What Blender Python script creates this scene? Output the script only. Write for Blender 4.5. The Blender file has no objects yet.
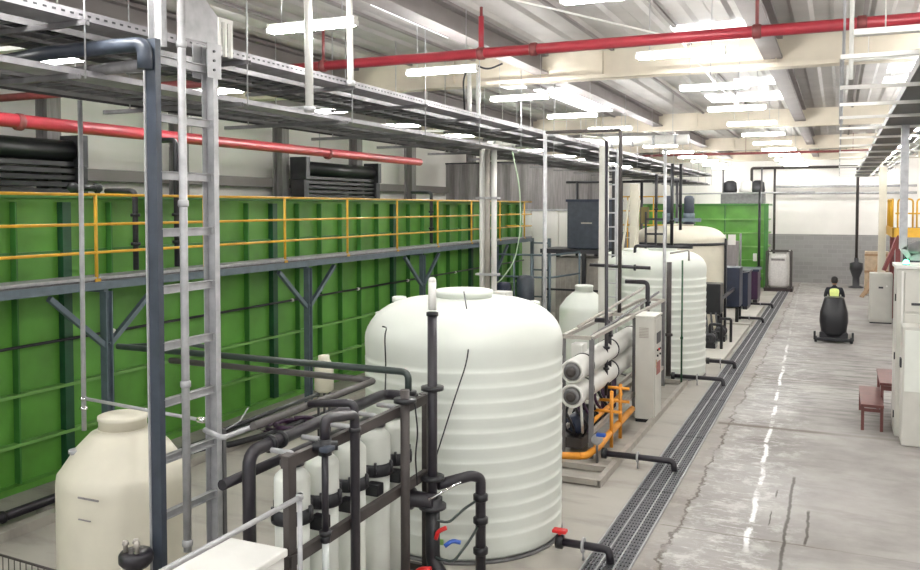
import bpy, bmesh, math, random
from mathutils import Vector, Matrix
random.seed(7)
PI = math.pi
SC = bpy.context.scene
COL = SC.collection
V = Vector

# ------------------------------------------------------------------ materials
def mat(name, col, rough=0.5, metal=0.0, var=0.08, scale=6.0, bump=0.0, emit=None, strength=0.0, stretch=None, alpha=1.0):
    m = bpy.data.materials.new(name); m.use_nodes = True
    nt = m.node_tree; b = nt.nodes['Principled BSDF']
    b.inputs['Roughness'].default_value = rough
    b.inputs['Metallic'].default_value = metal
    c = (*col, 1)
    if var > 0:
        tc = nt.nodes.new('ShaderNodeTexCoord'); no = nt.nodes.new('ShaderNodeTexNoise')
        no.inputs['Scale'].default_value = scale; no.inputs['Detail'].default_value = 4
        if stretch:
            mp = nt.nodes.new('ShaderNodeMapping'); mp.inputs['Scale'].default_value = stretch
            nt.links.new(tc.outputs['Object'], mp.inputs['Vector']); nt.links.new(mp.outputs[0], no.inputs['Vector'])
        else:
            nt.links.new(tc.outputs['Object'], no.inputs['Vector'])
        rp = nt.nodes.new('ShaderNodeValToRGB')
        rp.color_ramp.elements[0].position = 0.3; rp.color_ramp.elements[1].position = 0.7
        rp.color_ramp.elements[0].color = (*[max(0, x*(1-var)) for x in col], 1)
        rp.color_ramp.elements[1].color = (*[min(1, x*(1+var)) for x in col], 1)
        nt.links.new(no.outputs['Fac'], rp.inputs['Fac']); nt.links.new(rp.outputs[0], b.inputs['Base Color'])
        if bump:
            bp = nt.nodes.new('ShaderNodeBump'); bp.inputs['Strength'].default_value = bump; bp.inputs['Distance'].default_value = 0.02
            nt.links.new(no.outputs['Fac'], bp.inputs['Height']); nt.links.new(bp.outputs[0], b.inputs['Normal'])
    else:
        b.inputs['Base Color'].default_value = c
    if emit:
        b.inputs['Emission Color'].default_value = (*emit, 1); b.inputs['Emission Strength'].default_value = strength
    return m

M = {}
M['green'] = mat('green_paint', (0.11, 0.32, 0.045), 0.38, 0, 0.22, 1.2)
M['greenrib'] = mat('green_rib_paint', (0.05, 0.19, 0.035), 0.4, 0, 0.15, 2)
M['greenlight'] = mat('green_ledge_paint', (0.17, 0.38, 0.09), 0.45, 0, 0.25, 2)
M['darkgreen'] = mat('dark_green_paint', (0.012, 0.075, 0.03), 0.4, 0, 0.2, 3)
M['yellow'] = mat('yellow_paint', (0.72, 0.40, 0.03), 0.4, 0, 0.1)
M['orange'] = mat('orange_paint', (0.80, 0.32, 0.03), 0.4, 0, 0.1)
M['bluegrey'] = mat('blue_grey_steel_paint', (0.13, 0.17, 0.20), 0.45, 0.1, 0.12)
M['galv'] = mat('galvanised_steel', (0.42, 0.42, 0.43), 0.45, 0.25, 0.15, 9)
M['trayrail'] = mat('weathered_tray_steel', (0.29, 0.28, 0.295), 0.5, 0.2, 0.2, 6)
M['galvdark'] = mat('dull_galvanised_steel', (0.18, 0.175, 0.18), 0.5, 0.25, 0.18, 7)
M['grate'] = mat('worn_grate_steel', (0.13, 0.13, 0.14), 0.5, 0.3, 0.2)
M['darksteel'] = mat('dark_steel', (0.045, 0.045, 0.05), 0.42, 0.4, 0.15)
M['brownsteel'] = mat('brown_grey_steel', (0.065, 0.055, 0.052), 0.5, 0.2, 0.15)
M['beigesteel'] = mat('beige_grey_steel', (0.40, 0.37, 0.33), 0.5, 0.2, 0.12)
M['black'] = mat('black_plastic', (0.012, 0.012, 0.015), 0.35, 0, 0.1)
M['pvc'] = mat('dark_grey_pvc', (0.024, 0.021, 0.027), 0.32, 0, 0.15, 12)
M['pvcb'] = mat('grey_brown_pvc', (0.08, 0.073, 0.07), 0.4, 0, 0.15, 12)
M['pvcgreen'] = mat('green_grey_pvc', (0.04, 0.055, 0.05), 0.35, 0, 0.12, 12)
M['whiteplastic'] = mat('white_plastic', (0.72, 0.74, 0.68), 0.42, 0, 0.05, 3)
M['creamplastic'] = mat('cream_plastic', (0.72, 0.68, 0.56), 0.45, 0, 0.05, 3)
M['tankwhite'] = mat('white_tank_plastic', (0.70, 0.73, 0.67), 0.45, 0, 0.04, 1.2)
M['white'] = mat('white_paint', (0.78, 0.77, 0.73), 0.45, 0, 0.04, 4)
M['cabinet'] = mat('cabinet_light_grey_paint', (0.56, 0.55, 0.50), 0.42, 0, 0.04, 4)
M['cream'] = mat('cream_painted_steel', (0.60, 0.54, 0.44), 0.6, 0, 0.10, 1.5)
M['roof'] = mat('grey_roof_sheet', (0.44, 0.42, 0.405), 0.6, 0, 0.12, 1.0)
M['roofbeam'] = mat('grey_roof_beam', (0.24, 0.215, 0.21), 0.6, 0, 0.1, 1.5)
M['red'] = mat('red_pipe_paint', (0.36, 0.03, 0.045), 0.35, 0, 0.12, 4)
M['reddark'] = mat('dark_red_paint', (0.20, 0.045, 0.045), 0.5, 0, 0.2, 8)
M['maroon'] = mat('maroon_bench_paint', (0.14, 0.045, 0.04), 0.42, 0, 0.2, 6)
M['navy'] = mat('navy_plastic', (0.018, 0.026, 0.055), 0.4, 0, 0.15)
M['navyviolet'] = mat('dark_violet_plastic', (0.045, 0.015, 0.05), 0.4, 0, 0.2)
M['slate'] = mat('slate_plastic', (0.045, 0.055, 0.075), 0.4, 0, 0.2)
M['hivis'] = mat('hi_vis_fabric', (0.75, 0.85, 0.30), 0.8, 0, 0.08, 20)
M['skin'] = mat('skin', (0.36, 0.20, 0.13), 0.55, 0, 0.05)
M['hair'] = mat('black_hair', (0.012, 0.01, 0.01), 0.6, 0, 0.2)
M['cloth'] = mat('dark_work_clothes', (0.02, 0.022, 0.03), 0.85, 0, 0.15)
M['bag'] = mat('white_woven_bag', (0.70, 0.68, 0.66), 0.7, 0, 0.10, 14, bump=0.4)
M['wood'] = mat('brown_board', (0.32, 0.20, 0.11), 0.6, 0, 0.25, 3, stretch=(1, 8, 1))
M['pallet'] = mat('dark_pallet', (0.05, 0.035, 0.035), 0.7, 0, 0.2)
M['valvered'] = mat('red_valve_handle', (0.65, 0.02, 0.02), 0.35, 0, 0.05)
M['valveblue'] = mat('blue_valve_handle', (0.03, 0.10, 0.45), 0.35, 0, 0.05)
M['chrome'] = mat('chrome', (0.75, 0.75, 0.75), 0.2, 1.0, 0)
M['palegreen'] = mat('pale_green_hose', (0.42, 0.55, 0.38), 0.5, 0, 0.05)
M['clear'] = mat('clear_flowmeter_tube', (0.62, 0.66, 0.64), 0.12, 0, 0.03)
M['tarp'] = mat('grey_tarpaulin', (0.27, 0.25, 0.25), 0.8, 0, 0.2, 3, stretch=(6, 6, 0.5))
M['whitewall'] = mat('white_wall_panel', (0.84, 0.81, 0.77), 0.7, 0, 0.05, 0.7)
M['tube'] = mat('lit_fluorescent_tube', (1, 1, 1), 0.5, 0, 0, emit=(1.0, 0.99, 0.96), strength=78.0)
M['sky'] = mat('skylight_panel', (0.9, 0.9, 0.9), 0.5, 0, 0, emit=(0.95, 0.98, 1.0), strength=1.3)
M['pilot'] = mat('green_pilot_light', (0.1, 0.8, 0.4), 0.4, 0, 0, emit=(0.1, 1.0, 0.45), strength=9.0)
M['sticker'] = mat('faded_sticker', (0.35, 0.12, 0.10), 0.6, 0, 0.4, 40)
M['greensticker'] = mat('green_sticker', (0.20, 0.36, 0.10), 0.5, 0, 0.2, 30)

def add(nt, t, **kw):
    n = nt.nodes.new(t)
    for k, v in kw.items():
        if k in n.inputs: n.inputs[k].default_value = v
        else: setattr(n, k, v)
    return n

def floor_mat():
    m = bpy.data.materials.new('worn_concrete'); m.use_nodes = True
    nt = m.node_tree; b = nt.nodes['Principled BSDF']; L = nt.links.new
    g = add(nt, 'ShaderNodeNewGeometry'); sep = add(nt, 'ShaderNodeSeparateXYZ'); L(g.outputs['Position'], sep.inputs[0])
    def noise(scale, detail=5, rough=0.6, st=None):
        n = add(nt, 'ShaderNodeTexNoise', Scale=scale, Detail=detail, Roughness=rough)
        if st:
            mp = add(nt, 'ShaderNodeMapping'); mp.inputs['Scale'].default_value = st
            L(g.outputs['Position'], mp.inputs[0]); L(mp.outputs[0], n.inputs['Vector'])
        else: L(g.outputs['Position'], n.inputs['Vector'])
        return n.outputs['Fac']
    def mr(v, a, b_, c=0.0, d=1.0):
        n = add(nt, 'ShaderNodeMapRange'); n.inputs[1].default_value = a; n.inputs[2].default_value = b_
        n.inputs[3].default_value = c; n.inputs[4].default_value = d; L(v, n.inputs[0]); return n.outputs[0]
    def mth(op, a, b_=None):
        n = add(nt, 'ShaderNodeMath', operation=op)
        for i, q in enumerate((a, b_)):
            if q is None: continue
            if isinstance(q, (int, float)): n.inputs[i].default_value = q
            else: L(q, n.inputs[i])
        return n.outputs[0]
    def mix(fac, a, b_):
        n = add(nt, 'ShaderNodeMix', data_type='RGBA'); L(fac, n.inputs[0])
        for i, q in ((6, a), (7, b_)):
            if isinstance(q, tuple): n.inputs[i].default_value = (*q, 1)
            else: L(q, n.inputs[i])
        return n.outputs[2]
    X, Y = sep.outputs[0], sep.outputs[1]
    c = mix(mr(noise(0.8, 8, 0.65), 0.35, 0.65), (0.25, 0.232, 0.218), (0.355, 0.335, 0.315))
    # beige sealed strip on the plant side of the drain
    pad = mr(X, -2.52, -2.48, 1, 0)
    c = mix(mth('MULTIPLY', pad, 0.75), c, (0.40, 0.375, 0.325))
    # pale worn blotches near the drain
    z1 = mth('MULTIPLY', mr(X, -2.1, -1.9), mr(X, -0.75, -0.2, 1, 0))
    bl = mth('MULTIPLY', mr(noise(3.0, 10, 0.75), 0.50, 0.60), z1)
    c = mix(mth('MULTIPLY', bl, 0.55), c, (0.60, 0.585, 0.57))
    # dark dirty smears beyond the second joint
    z2 = mth('MULTIPLY', mr(Y, 15.8, 18, 0, 1), mr(Y, 24, 30, 1, 0))
    z2 = mth('MULTIPLY', z2, mr(X, -2.0, -1.6))
    sm = mth('MULTIPLY', mr(noise(2.2, 8, 0.7, (0.6, 2.6, 1)), 0.47, 0.62), z2)
    c = mix(mth('MULTIPLY', sm, 0.8), c, (0.12, 0.11, 0.105))
    sm2 = mr(noise(0.7, 6, 0.6, (1, 3, 1)), 0.52, 0.7)
    c = mix(mth('MULTIPLY', sm2, 0.5), c, (0.16, 0.145, 0.13))
    # broken white line
    wob = mth('MULTIPLY', mth('SUBTRACT', noise(0.9, 2), 0.5), 0.14)
    xc = mth('ADD', mth('ADD', X, mth('MULTIPLY', Y, 0.022)), wob)
    line = mr(mth('ABSOLUTE', mth('ADD', mth('SUBTRACT', xc, -0.68), mth('MULTIPLY', mth('SUBTRACT', noise(9, 4), 0.5), 0.07))), 0.02, 0.04, 1, 0)
    line = mth('MULTIPLY', line, mr(noise(1.3, 6, 0.75), 0.44, 0.52))
    line = mth('MULTIPLY', line, mr(Y, 22, 30, 1, 0.15))
    line = mth('MULTIPLY', line, mr(Y, 9.9, 10.3))
    c = mix(line, c, (0.80, 0.80, 0.80))
    sc = mth('MULTIPLY', mr(noise(5.0, 8, 0.75, (0.5, 3.0, 1)), 0.56, 0.63), mth('MULTIPLY', mr(X, -1.75, -1.4), mr(X, -0.95, -0.6, 1, 0)))
    sc = mth('MULTIPLY', sc, mr(Y, 21, 27, 1, 0))
    c = mix(mth('MULTIPLY', sc, 0.7), c, (0.72, 0.71, 0.70))
    bnd = mth('MULTIPLY', mr(X, -2.0, -1.97), mr(mth('ADD', X, mth('MULTIPLY', mth('SUBTRACT', noise(2.0, 8, 0.7), 0.5), 0.5)), -1.74, -1.70, 1, 0))
    c = mix(mth('MULTIPLY', bnd, mr(noise(3.0, 8, 0.7), 0.35, 0.65, 0.1, 0.6)), c, (0.24, 0.20, 0.165))
    # rough broken edge beside the drain
    ed = mth('ABSOLUTE', mth('SUBTRACT', mth('ADD', X, mth('MULTIPLY', mth('SUBTRACT', noise(2.0, 8, 0.7), 0.5), 0.5)), -1.72))
    c = mix(mth('MULTIPLY', mth('MULTIPLY', mr(ed, 0.008, 0.03, 1, 0), mr(noise(1.2, 5, 0.7), 0.36, 0.5)), 0.9), c, (0.09, 0.07, 0.055))
    # cross joints
    jn = None
    for y0, wd in ((10.42, 0.012), (15.83, 0.075), (20.4, 0.03), (25.6, 0.03), (31.0, 0.03), (5.2, 0.02)):
        q = mr(mth('ABSOLUTE', mth('SUBTRACT', mth('ADD', Y, mth('MULTIPLY', mth('SUBTRACT', noise(4, 4), 0.5), 0.08)), y0)), wd*0.6, wd*1.4, 1, 0)
        jn = q if jn is None else mth('MAXIMUM', jn, q)
    jn = mth('MULTIPLY', jn, mth('MULTIPLY', mr(X, -1.95, -1.9), mr(X, -0.3, 0.1, 1, 0.35)))
    c = mix(mth('MULTIPLY', jn, 0.85), c, (0.13, 0.105, 0.08))
    # two dark cracks / scrapes
    for x0, y0, y1, wd in ((-0.52, 7.0, 13.1, 0.018), (-0.28, 10.4, 11.7, 0.016), (-0.72, 10.9, 11.5, 0.008), (-0.70, 12.0, 12.4, 0.01)):
        q = mr(mth('ABSOLUTE', mth('SUBTRACT', mth('ADD', X, mth('MULTIPLY', mth('SUBTRACT', noise(3, 4), 0.5), 0.07)), x0)), wd*0.6, wd*1.5, 1, 0)
        q = mth('MULTIPLY', q, mth('MULTIPLY', mr(Y, y0, y0+0.1), mr(Y, y1-0.1, y1, 1, 0)))
        c = mix(mth('MULTIPLY', q, 0.95), c, (0.05, 0.04, 0.03))
    L(c, b.inputs['Base Color'])
    wet = mr(noise(0.45, 4, 0.5), 0.42, 0.6, 0.5, 0.8)
    L(mix(wet, (0, 0, 0), (1, 1, 1)), b.inputs['Roughness'])
    bp = add(nt, 'ShaderNodeBump', Strength=0.15, Distance=0.01); L(noise(14, 6), bp.inputs['Height']); L(bp.outputs[0], b.inputs['Normal'])
    return m
M['floor'] = floor_mat()

def block_mat():
    m = bpy.data.materials.new('grey_blockwork'); m.use_nodes = True
    nt = m.node_tree; b = nt.nodes['Principled BSDF']; L = nt.links.new
    g = add(nt, 'ShaderNodeNewGeometry'); sep = add(nt, 'ShaderNodeSeparateXYZ'); L(g.outputs['Position'], sep.inputs[0])
    cm = add(nt, 'ShaderNodeCombineXYZ'); L(sep.outputs[0], cm.inputs[0]); L(sep.outputs[2], cm.inputs[1])
    br = add(nt, 'ShaderNodeTexBrick', Scale=1.0)
    br.inputs['Color1'].default_value = (0.30, 0.29, 0.285, 1); br.inputs['Color2'].default_value = (0.34, 0.33, 0.325, 1)
    br.inputs['Mortar'].default_value = (0.36, 0.35, 0.34, 1); br.inputs['Mortar Size'].default_value = 0.012
    br.inputs['Brick Width'].default_value = 0.45; br.inputs['Row Height'].default_value = 0.22
    L(cm.outputs[0], br.inputs['Vector']); L(br.outputs[0], b.inputs['Base Color']); b.inputs['Roughness'].default_value = 0.8
    return m
M['block'] = block_mat()

# ------------------------------------------------------------------ mesh builder
ORG = {}
def org(o):
    while o is not None:
        if o.name in ORG: return ORG[o.name]
        o = o.parent
    return V((0, 0, 0))

class MB:
    def __init__(s): s.bm = bmesh.new()
    def box(s, x0, x1, y0, y1, z0, z1, bev=0.0):
        r = bmesh.ops.create_cube(s.bm, size=1)
        vs = r['verts']
        for v in vs:
            v.co = V(((x0+x1)/2 + v.co.x*(x1-x0), (y0+y1)/2 + v.co.y*(y1-y0), (z0+z1)/2 + v.co.z*(z1-z0)))
        if bev:
            es = list({e for v in vs for e in v.link_edges})
            bmesh.ops.bevel(s.bm, geom=es, offset=bev, segments=2, affect='EDGES', profile=0.5)
        return s
    def bar(s, a, b, w, h=None, up=(0, 0, 1)):
        h = h or w
        a, b = V(a), V(b); d = (b-a).normalized(); u = V(up)
        if abs(d.dot(u)) > 0.98: u = V((0, 1, 0))
        x = d.cross(u).normalized(); y = x.cross(d).normalized()
        q = []
        for p in (a, b):
            for sx, sy in ((-1, -1), (1, -1), (1, 1), (-1, 1)):
                q.append(s.bm.verts.new(p + x*sx*w/2 + y*sy*h/2))
        f = s.bm.faces.new
        f(q[0:4][::-1]); f(q[4:8])
        for i in range(4):
            j = (i+1) % 4; f((q[i], q[j], q[4+j], q[4+i]))
        return s
    def channel(s, a, b, w, d, t, face=(1, 0, 0)):
        """C channel from a to b: web w wide, flanges d deep pointing along face"""
        a, b = V(a), V(b); ax = (b-a).normalized(); fc = V(face).normalized(); sd = ax.cross(fc).normalized()
        s.bar(a, b, w, t, up=fc) if False else None
        s.bar(a - fc*d/2, b - fc*d/2, w, t, up=fc)
        for k in (-1, 1):
            s.bar(a + sd*k*(w/2-t/2), b + sd*k*(w/2-t/2), t, d, up=fc)
        return s
    def tube(s, pts, r, seg=12, fil=None, cap=True):
        pts = [V(p) for p in pts]; fil = r*2.2 if fil is None else fil
        P = [pts[0]]
        for i in range(1, len(pts)-1):
            a, b, c = pts[i-1], pts[i], pts[i+1]
            d1 = (a-b); d2 = (c-b); f = min(fil, d1.length*0.45, d2.length*0.45)
            if d1.normalized().dot(d2.normalized()) < -0.999 or f < 1e-5: P.append(b); continue
            p0 = b + d1.normalized()*f; p2 = b + d2.normalized()*f
            for k in range(6):
                t = k/5; P.append(p0*(1-t)**2 + b*2*t*(1-t) + p2*t*t)
        P.append(pts[-1])
        rings = []; prev = None
        for i, p in enumerate(P):
            d = (P[min(i+1, len(P)-1)] - P[max(i-1, 0)]).normalized()
            if prev is None:
                u = V((0, 0, 1)) if abs(d.z) < 0.9 else V((1, 0, 0))
                x = d.cross(u).normalized()
            else:
                x = (prev - d*prev.dot(d)).normalized()
            prev = x; y = d.cross(x)
            rings.append([s.bm.verts.new(p + (x*math.cos(2*PI*k/seg) + y*math.sin(2*PI*k/seg))*r) for k in range(seg)])
        for a, b in zip(rings, rings[1:]):
            for k in range(seg):
                s.bm.faces.new((a[k], a[(k+1) % seg], b[(k+1) % seg], b[k])).smooth = True
        if cap: s.bm.faces.new(rings[0][::-1]); s.bm.faces.new(rings[-1])
        return s
    def lathe(s, c, prof, seg=32, axis=(0, 0, 1)):
        """prof: list of (r, h) from bottom to top about axis through c"""
        c = V(c); ax = V(axis).normalized()
        u = V((1, 0, 0)) if abs(ax.x) < 0.9 else V((0, 1, 0))
        x = ax.cross(u).normalized(); y = ax.cross(x)
        rings = []
        for r, h in prof:
            r = max(r, 1e-4)
            rings.append([s.bm.verts.new(c + ax*h + (x*math.cos(2*PI*k/seg) + y*math.sin(2*PI*k/seg))*r) for k in range(seg)])
        for a, b in zip(rings, rings[1:]):
            for k in range(seg):
                s.bm.faces.new((a[k], a[(k+1) % seg], b[(k+1) % seg], b[k])).smooth = True
        s.bm.faces.new(rings[0][::-1]); s.bm.faces.new(rings[-1])
        return s
    def cyl(s, a, b, r, seg=16):
        a, b = V(a), V(b); return s.lathe(a, [(r, 0), (r, (b-a).length)], seg, b-a)
    def prism(s, poly, z0, z1, plane='xy'):
        """polygon extruded; plane xy -> along z, xz -> along y, yz -> along x"""
        def P(p, h):
            return {'xy': V((p[0], p[1], h)), 'xz': V((p[0], h, p[1])), 'yz': V((h, p[0], p[1]))}[plane]
        a = [s.bm.verts.new(P(p, z0)) for p in poly]; b = [s.bm.verts.new(P(p, z1)) for p in poly]
        s.bm.faces.new(a); s.bm.faces.new(b[::-1])
        n = len(poly)
        for i in range(n): s.bm.faces.new((a[i], b[i], b[(i+1) % n], a[(i+1) % n]))
        return s
    def grid(s, pts):
        vs = [[s.bm.verts.new(V(p)) for p in row] for row in pts]
        for i in range(len(vs)-1):
            for j in range(len(vs[0])-1):
                s.bm.faces.new((vs[i][j], vs[i][j+1], vs[i+1][j+1], vs[i+1][j])).smooth = True
        return s
    def build(s, name, m, parent=None, label=None):
        o0 = org(parent) if parent is not None else V((0, 0, 0))
        if parent is None:
            vs = [v.co for v in s.bm.verts]
            lo = V([min(v[i] for v in vs) for i in range(3)]); hi = V([max(v[i] for v in vs) for i in range(3)])
            o0 = V(((lo.x+hi.x)/2, (lo.y+hi.y)/2, lo.z))
        for v in s.bm.verts: v.co -= o0
        bmesh.ops.recalc_face_normals(s.bm, faces=s.bm.faces)
        me = bpy.data.meshes.new(name); s.bm.to_mesh(me); s.bm.free()
        me.materials.append(M[m] if isinstance(m, str) else m)
        o = bpy.data.objects.new(name, me); COL.objects.link(o)
        if parent is not None: o.parent = parent
        else: o.location = o0; ORG[o.name] = o0.copy()
        if label: o['label'] = label
        return o

def tag(o, label, cat, group=None, kind=None):
    o['label'] = label; o['category'] = cat
    if group: o['group'] = group
    if kind: o['kind'] = kind
    return o
def thing(name, loc, label, cat, group=None):
    o = bpy.data.objects.new(name, None); COL.objects.link(o); o.location = loc; o.empty_display_size = 0.1
    ORG[o.name] = V(loc); return tag(o, label, cat, group)
def struct(mb, name, m):
    o = mb.build(name, m); o['kind'] = 'structure'; return o
def dup(o, delta=(0, 0, 0), label=None, parent=None, top=True):
    c = o.copy(); COL.objects.link(c)
    if parent is not None: c.parent = parent
    for ch in list(o.children): dup(ch, parent=c, top=False)
    if top:
        c.location = o.location + V(delta)
        if label: c['label'] = label
    return c
ORD = ['first', 'second', 'third', 'fourth', 'fifth', 'sixth', 'seventh', 'eighth', 'ninth', 'tenth', 'eleventh', 'twelfth', 'thirteenth', 'fourteenth', 'fifteenth', 'sixteenth', 'seventeenth', 'eighteenth', 'nineteenth', 'twentieth']

# ------------------------------------------------------------------ building shell
struct(MB().box(-15, 10, -4, 47.6, -0.2, 0), 'floor', 'floor')
struct(MB().box(-15, 10, 47.2, 47.5, 0, 2.5), 'wall_back', 'block')
w = MB().box(-15, 10, 47.2, 47.5, 2.5, 7.4)
for x in range(-14, 10, 1): w.box(x-0.02, x+0.02, 47.17, 47.2, 2.5, 7.4)
struct(w, 'wall_back_upper', 'whitewall')
w = MB().box(-14.9, -14.6, -4, 47.2, 0, 7.4)
struct(w, 'wall_left', 'whitewall')
struct(MB().box(9.7, 9.9, -4, 47.2, 0, 7.4), 'wall_right', 'whitewall')
struct(MB().box(-14.58, -14.3, -2, 46, 4.45, 4.7), 'trim_1', 'roofbeam')
# roof sheet with corrugations running in Y
r = MB()
prof = []
x = -15.0; k = 0
rows = []
while x < 10.01:
    z = 6.8 + (0.05 if k % 4 in (1, 2) else 0.0)
    rows.append((x, z)); x += (0.06 if k % 2 == 0 else 0.22); k += 1
poly = rows + [(10.0, 7.05), (-15.0, 7.05)]
r.prism(poly, -4, 47.2, 'xz')
struct(r, 'ceiling', 'roof')
gi = 0
for y in (4.2, 15.5, 27.0, 37.3, 46.4):
    gi += 1
    g = MB().box(-14.6, 9.7, y, y+0.12, 6.32, 6.8).box(-14.6, 9.7, y-0.10, y+0.22, 6.27, 6.34)
    for xx in range(-13, 10, 3): g.box(xx-0.01, xx+0.01, y-0.09, y+0.2, 6.34, 6.8)
    struct(g, 'trim_%d' % (gi+1), 'cream')
bi = gi+1
for x in (-13.5, -9.35, -5.2, -1.05, 3.1, 7.2):
    b = MB(); bi += 1
    b.box(x-0.15, x+0.15, -4, 46.4, 6.42, 6.46).box(x-0.02, x+0.02, -4, 46.4, 6.46, 6.8).box(x-0.15, x+0.15, -4, 46.4, 6.75, 6.8)
    struct(b, 'trim_%d' % bi, 'roofbeam')
for x in [q+dx for q in (-9.35, -5.2, -1.05, 3.1) for dx in (-1.38, 1.38)]:   # slimmer purlins
    b = MB(); bi += 1
    b.box(x-0.03, x+0.03, -4, 46.4, 6.76, 6.8)
    struct(b, 'trim_%d' % bi, 'roofbeam')
# skylights let into the roof
wi = 0
for (x0, x1, y0, y1) in ((-2.5, -1.25, 13.9, 15.3), (-3.2, -1.3, 22.8, 24.3), (-2.2, -1.25, 20.2, 21.2), (-6.1, -5.4, 10.6, 13.2), (-7.4, -6.9, 18.0, 19.5), (-6.9, -6.2, 20.0, 25.2), (0.9, 1.5, 21.3, 22.6), (0.9, 1.5, 19.4, 20.4), (3.6, 4.6, 20, 24), (-10.6, -9.6, 10, 13)):
    wi += 1
    struct(MB().box(x0, x1, y0, y1, 6.76, 6.80), 'window_%d' % wi, 'sky')

# columns
ci = 0
def column(x, y, w, m, label, z1=6.8):
    t = thing('steel_column', (x, y, 0), label, 'column')
    c = MB().box(x-w/2, x-w/2+0.03, y-w/2, y+w/2, 0, z1).box(x+w/2-0.03, x+w/2, y-w/2, y+w/2, 0, z1).box(x-w/2+0.03, x+w/2-0.03, y-0.015, y+0.015, 0, z1)
    c.build('shaft', m, t); MB().box(x-w*.8, x+w*.8, y-w*.8, y+w*.8, 0, 0.03).build('base_plate', m, t)
    return t
for i, y in enumerate((8.2, 12.0, 15.6, 19.6, 23.6, 27.4, 33, 39)):
    column(-14.15, y, 0.32, 'tarp', '%s grey-brown column from the left along the white left wall' % ORD[i])
t = thing('boxed_column', (1.42, 33.0, 0), 'cream boxed column rising behind the small grey cabinet beside the aisle', 'column')
MB().box(1.30, 1.54, 32.9, 33.14, 0, 6.3, 0.01).build('shaft', 'creamplastic', t)
MB().box(1.22, 1.62, 32.82, 33.22, 0, 0.04).build('base_plate', 'galvdark', t)

# ------------------------------------------------------------------ ceiling lamps
def lamp(x, y, label):
    t = thing('fluorescent_lamp', (x, y, 5.9), label, 'light', 'fluorescent ceiling lamps')
    h = MB().box(x-0.58, x+0.58, y-0.04, y+0.04, 5.94, 5.98, 0.008)
    h.build('housing', 'white', t)
    tb = MB()
    tb.tube([(x-0.54, y-0.035, 5.905), (x+0.54, y-0.035, 5.905)], 0.03, 10).tube([(x-0.54, y+0.035, 5.905), (x+0.54, y+0.035, 5.905)], 0.03, 10)
    tb.build('tube', 'tube', t)
    for sx in (-1, 1): MB().box(x+sx*0.55-0.03*(sx < 0), x+sx*0.55+0.03*(sx > 0), y-0.05, y+0.05, 5.88, 5.935).build('end_cap', 'white', t)
    for sx in (-0.4, 0.4): MB().cyl((x+sx, y, 5.985), (x+sx, y, 6.8), 0.006, 6).build('hanger', 'galv', t)
    return t
l0 = None
rows = ((-9.95, 'row behind the cable trays'), (-5.4, 'row over the white tanks'), (-1.93, 'row over the aisle'), (1.6, 'row right of the aisle'), (5.2, 'row furthest right'))
for rx, where in rows:
    n = 0
    for k in range(-1, 14):
        y = 1.27 + 3.4*k
        if rx == -9.95: y += 0.45
        if y > 45.5: continue
        vis = (y > 6.0 + max(0, rx)*2.2)
        lab = ('lit fluorescent lamp, %s from the camera in the %s' % (ORD[n], where)) if vis else 'lit fluorescent lamp above the camera in the %s' % where
        if vis: n += 1
        if l0 is None: l0 = lamp(rx, y, lab); lx, ly = rx, y
        else: dup(l0, (rx-lx, y-ly, 0), lab)

# ------------------------------------------------------------------ green wall tank
GX = -10.3; G0 = -1.0; G1 = 28.65; GZ = 4.07
t = thing('green_steel_tank', (GX-1.6, 14, 0), 'very long green ribbed steel tank along the left wall under the yellow guardrail', 'tank')
b = MB().box(GX-3.2, GX, G0, G1, 0.06, GZ-0.05)
b.build('tank_wall', 'green', t)
y = 8.1 - 0.83*10; k = 0
while y < G1:
    wide = k % 6 == 5
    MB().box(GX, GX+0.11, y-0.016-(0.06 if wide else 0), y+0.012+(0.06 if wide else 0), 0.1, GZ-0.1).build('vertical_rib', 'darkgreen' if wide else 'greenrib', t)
    y += 0.83; k += 1
for z, d in ((0.64, 0.13), (1.32, 0.13), (2.72, 0.1), (3.25, 0.05)):
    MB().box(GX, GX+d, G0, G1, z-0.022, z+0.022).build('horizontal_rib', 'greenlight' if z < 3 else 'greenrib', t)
MB().box(GX-0.06, GX+0.12, G0, G1, GZ-0.05, GZ, 0.01).box(GX-3.3, GX-3.14, G0, G1, GZ-0.05, GZ).box(GX-3.2, GX, G1-0.1, G1+0.1, GZ-0.05, GZ).build('top_flange', 'greenrib', t)
MB().box(GX-3.25, GX+0.14, G0, G1+0.05, 0.0, 0.09).build('base_flange', 'green', t)
for y0 in (G1+0.0,):
    e = MB()
    for z in (0.64, 1.32, 2.0, 2.7, 3.3): e.box(GX-3.2, GX, G1, G1+0.1, z-0.02, z+0.02)
    e.build('end_ribs', 'greenlight', t)
tg = t
# hose clipped to the tank below the walkway
h = MB().tube([(GX+0.15, -0.5, 1.98), (GX+0.15, 28.4, 2.02)], 0.022, 8)
t = thing('service_pipe', (GX+0.15, 14, 2), 'thin dark pipe clipped along the green tank below the walkway', 'pipe')
h.build('pipe_run', 'darksteel', t)
for y in (7.4, 9.7, 12.0, 14.4, 17.0, 19.5, 22.5, 25.5):
    MB().lathe((GX+0.15, y-0.03, 2.0), [(0.03, 0), (0.04, 0.02), (0.04, 0.05), (0.03, 0.07)], 10, (0, 1, 0)).build('clip', 'white', t)

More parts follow.
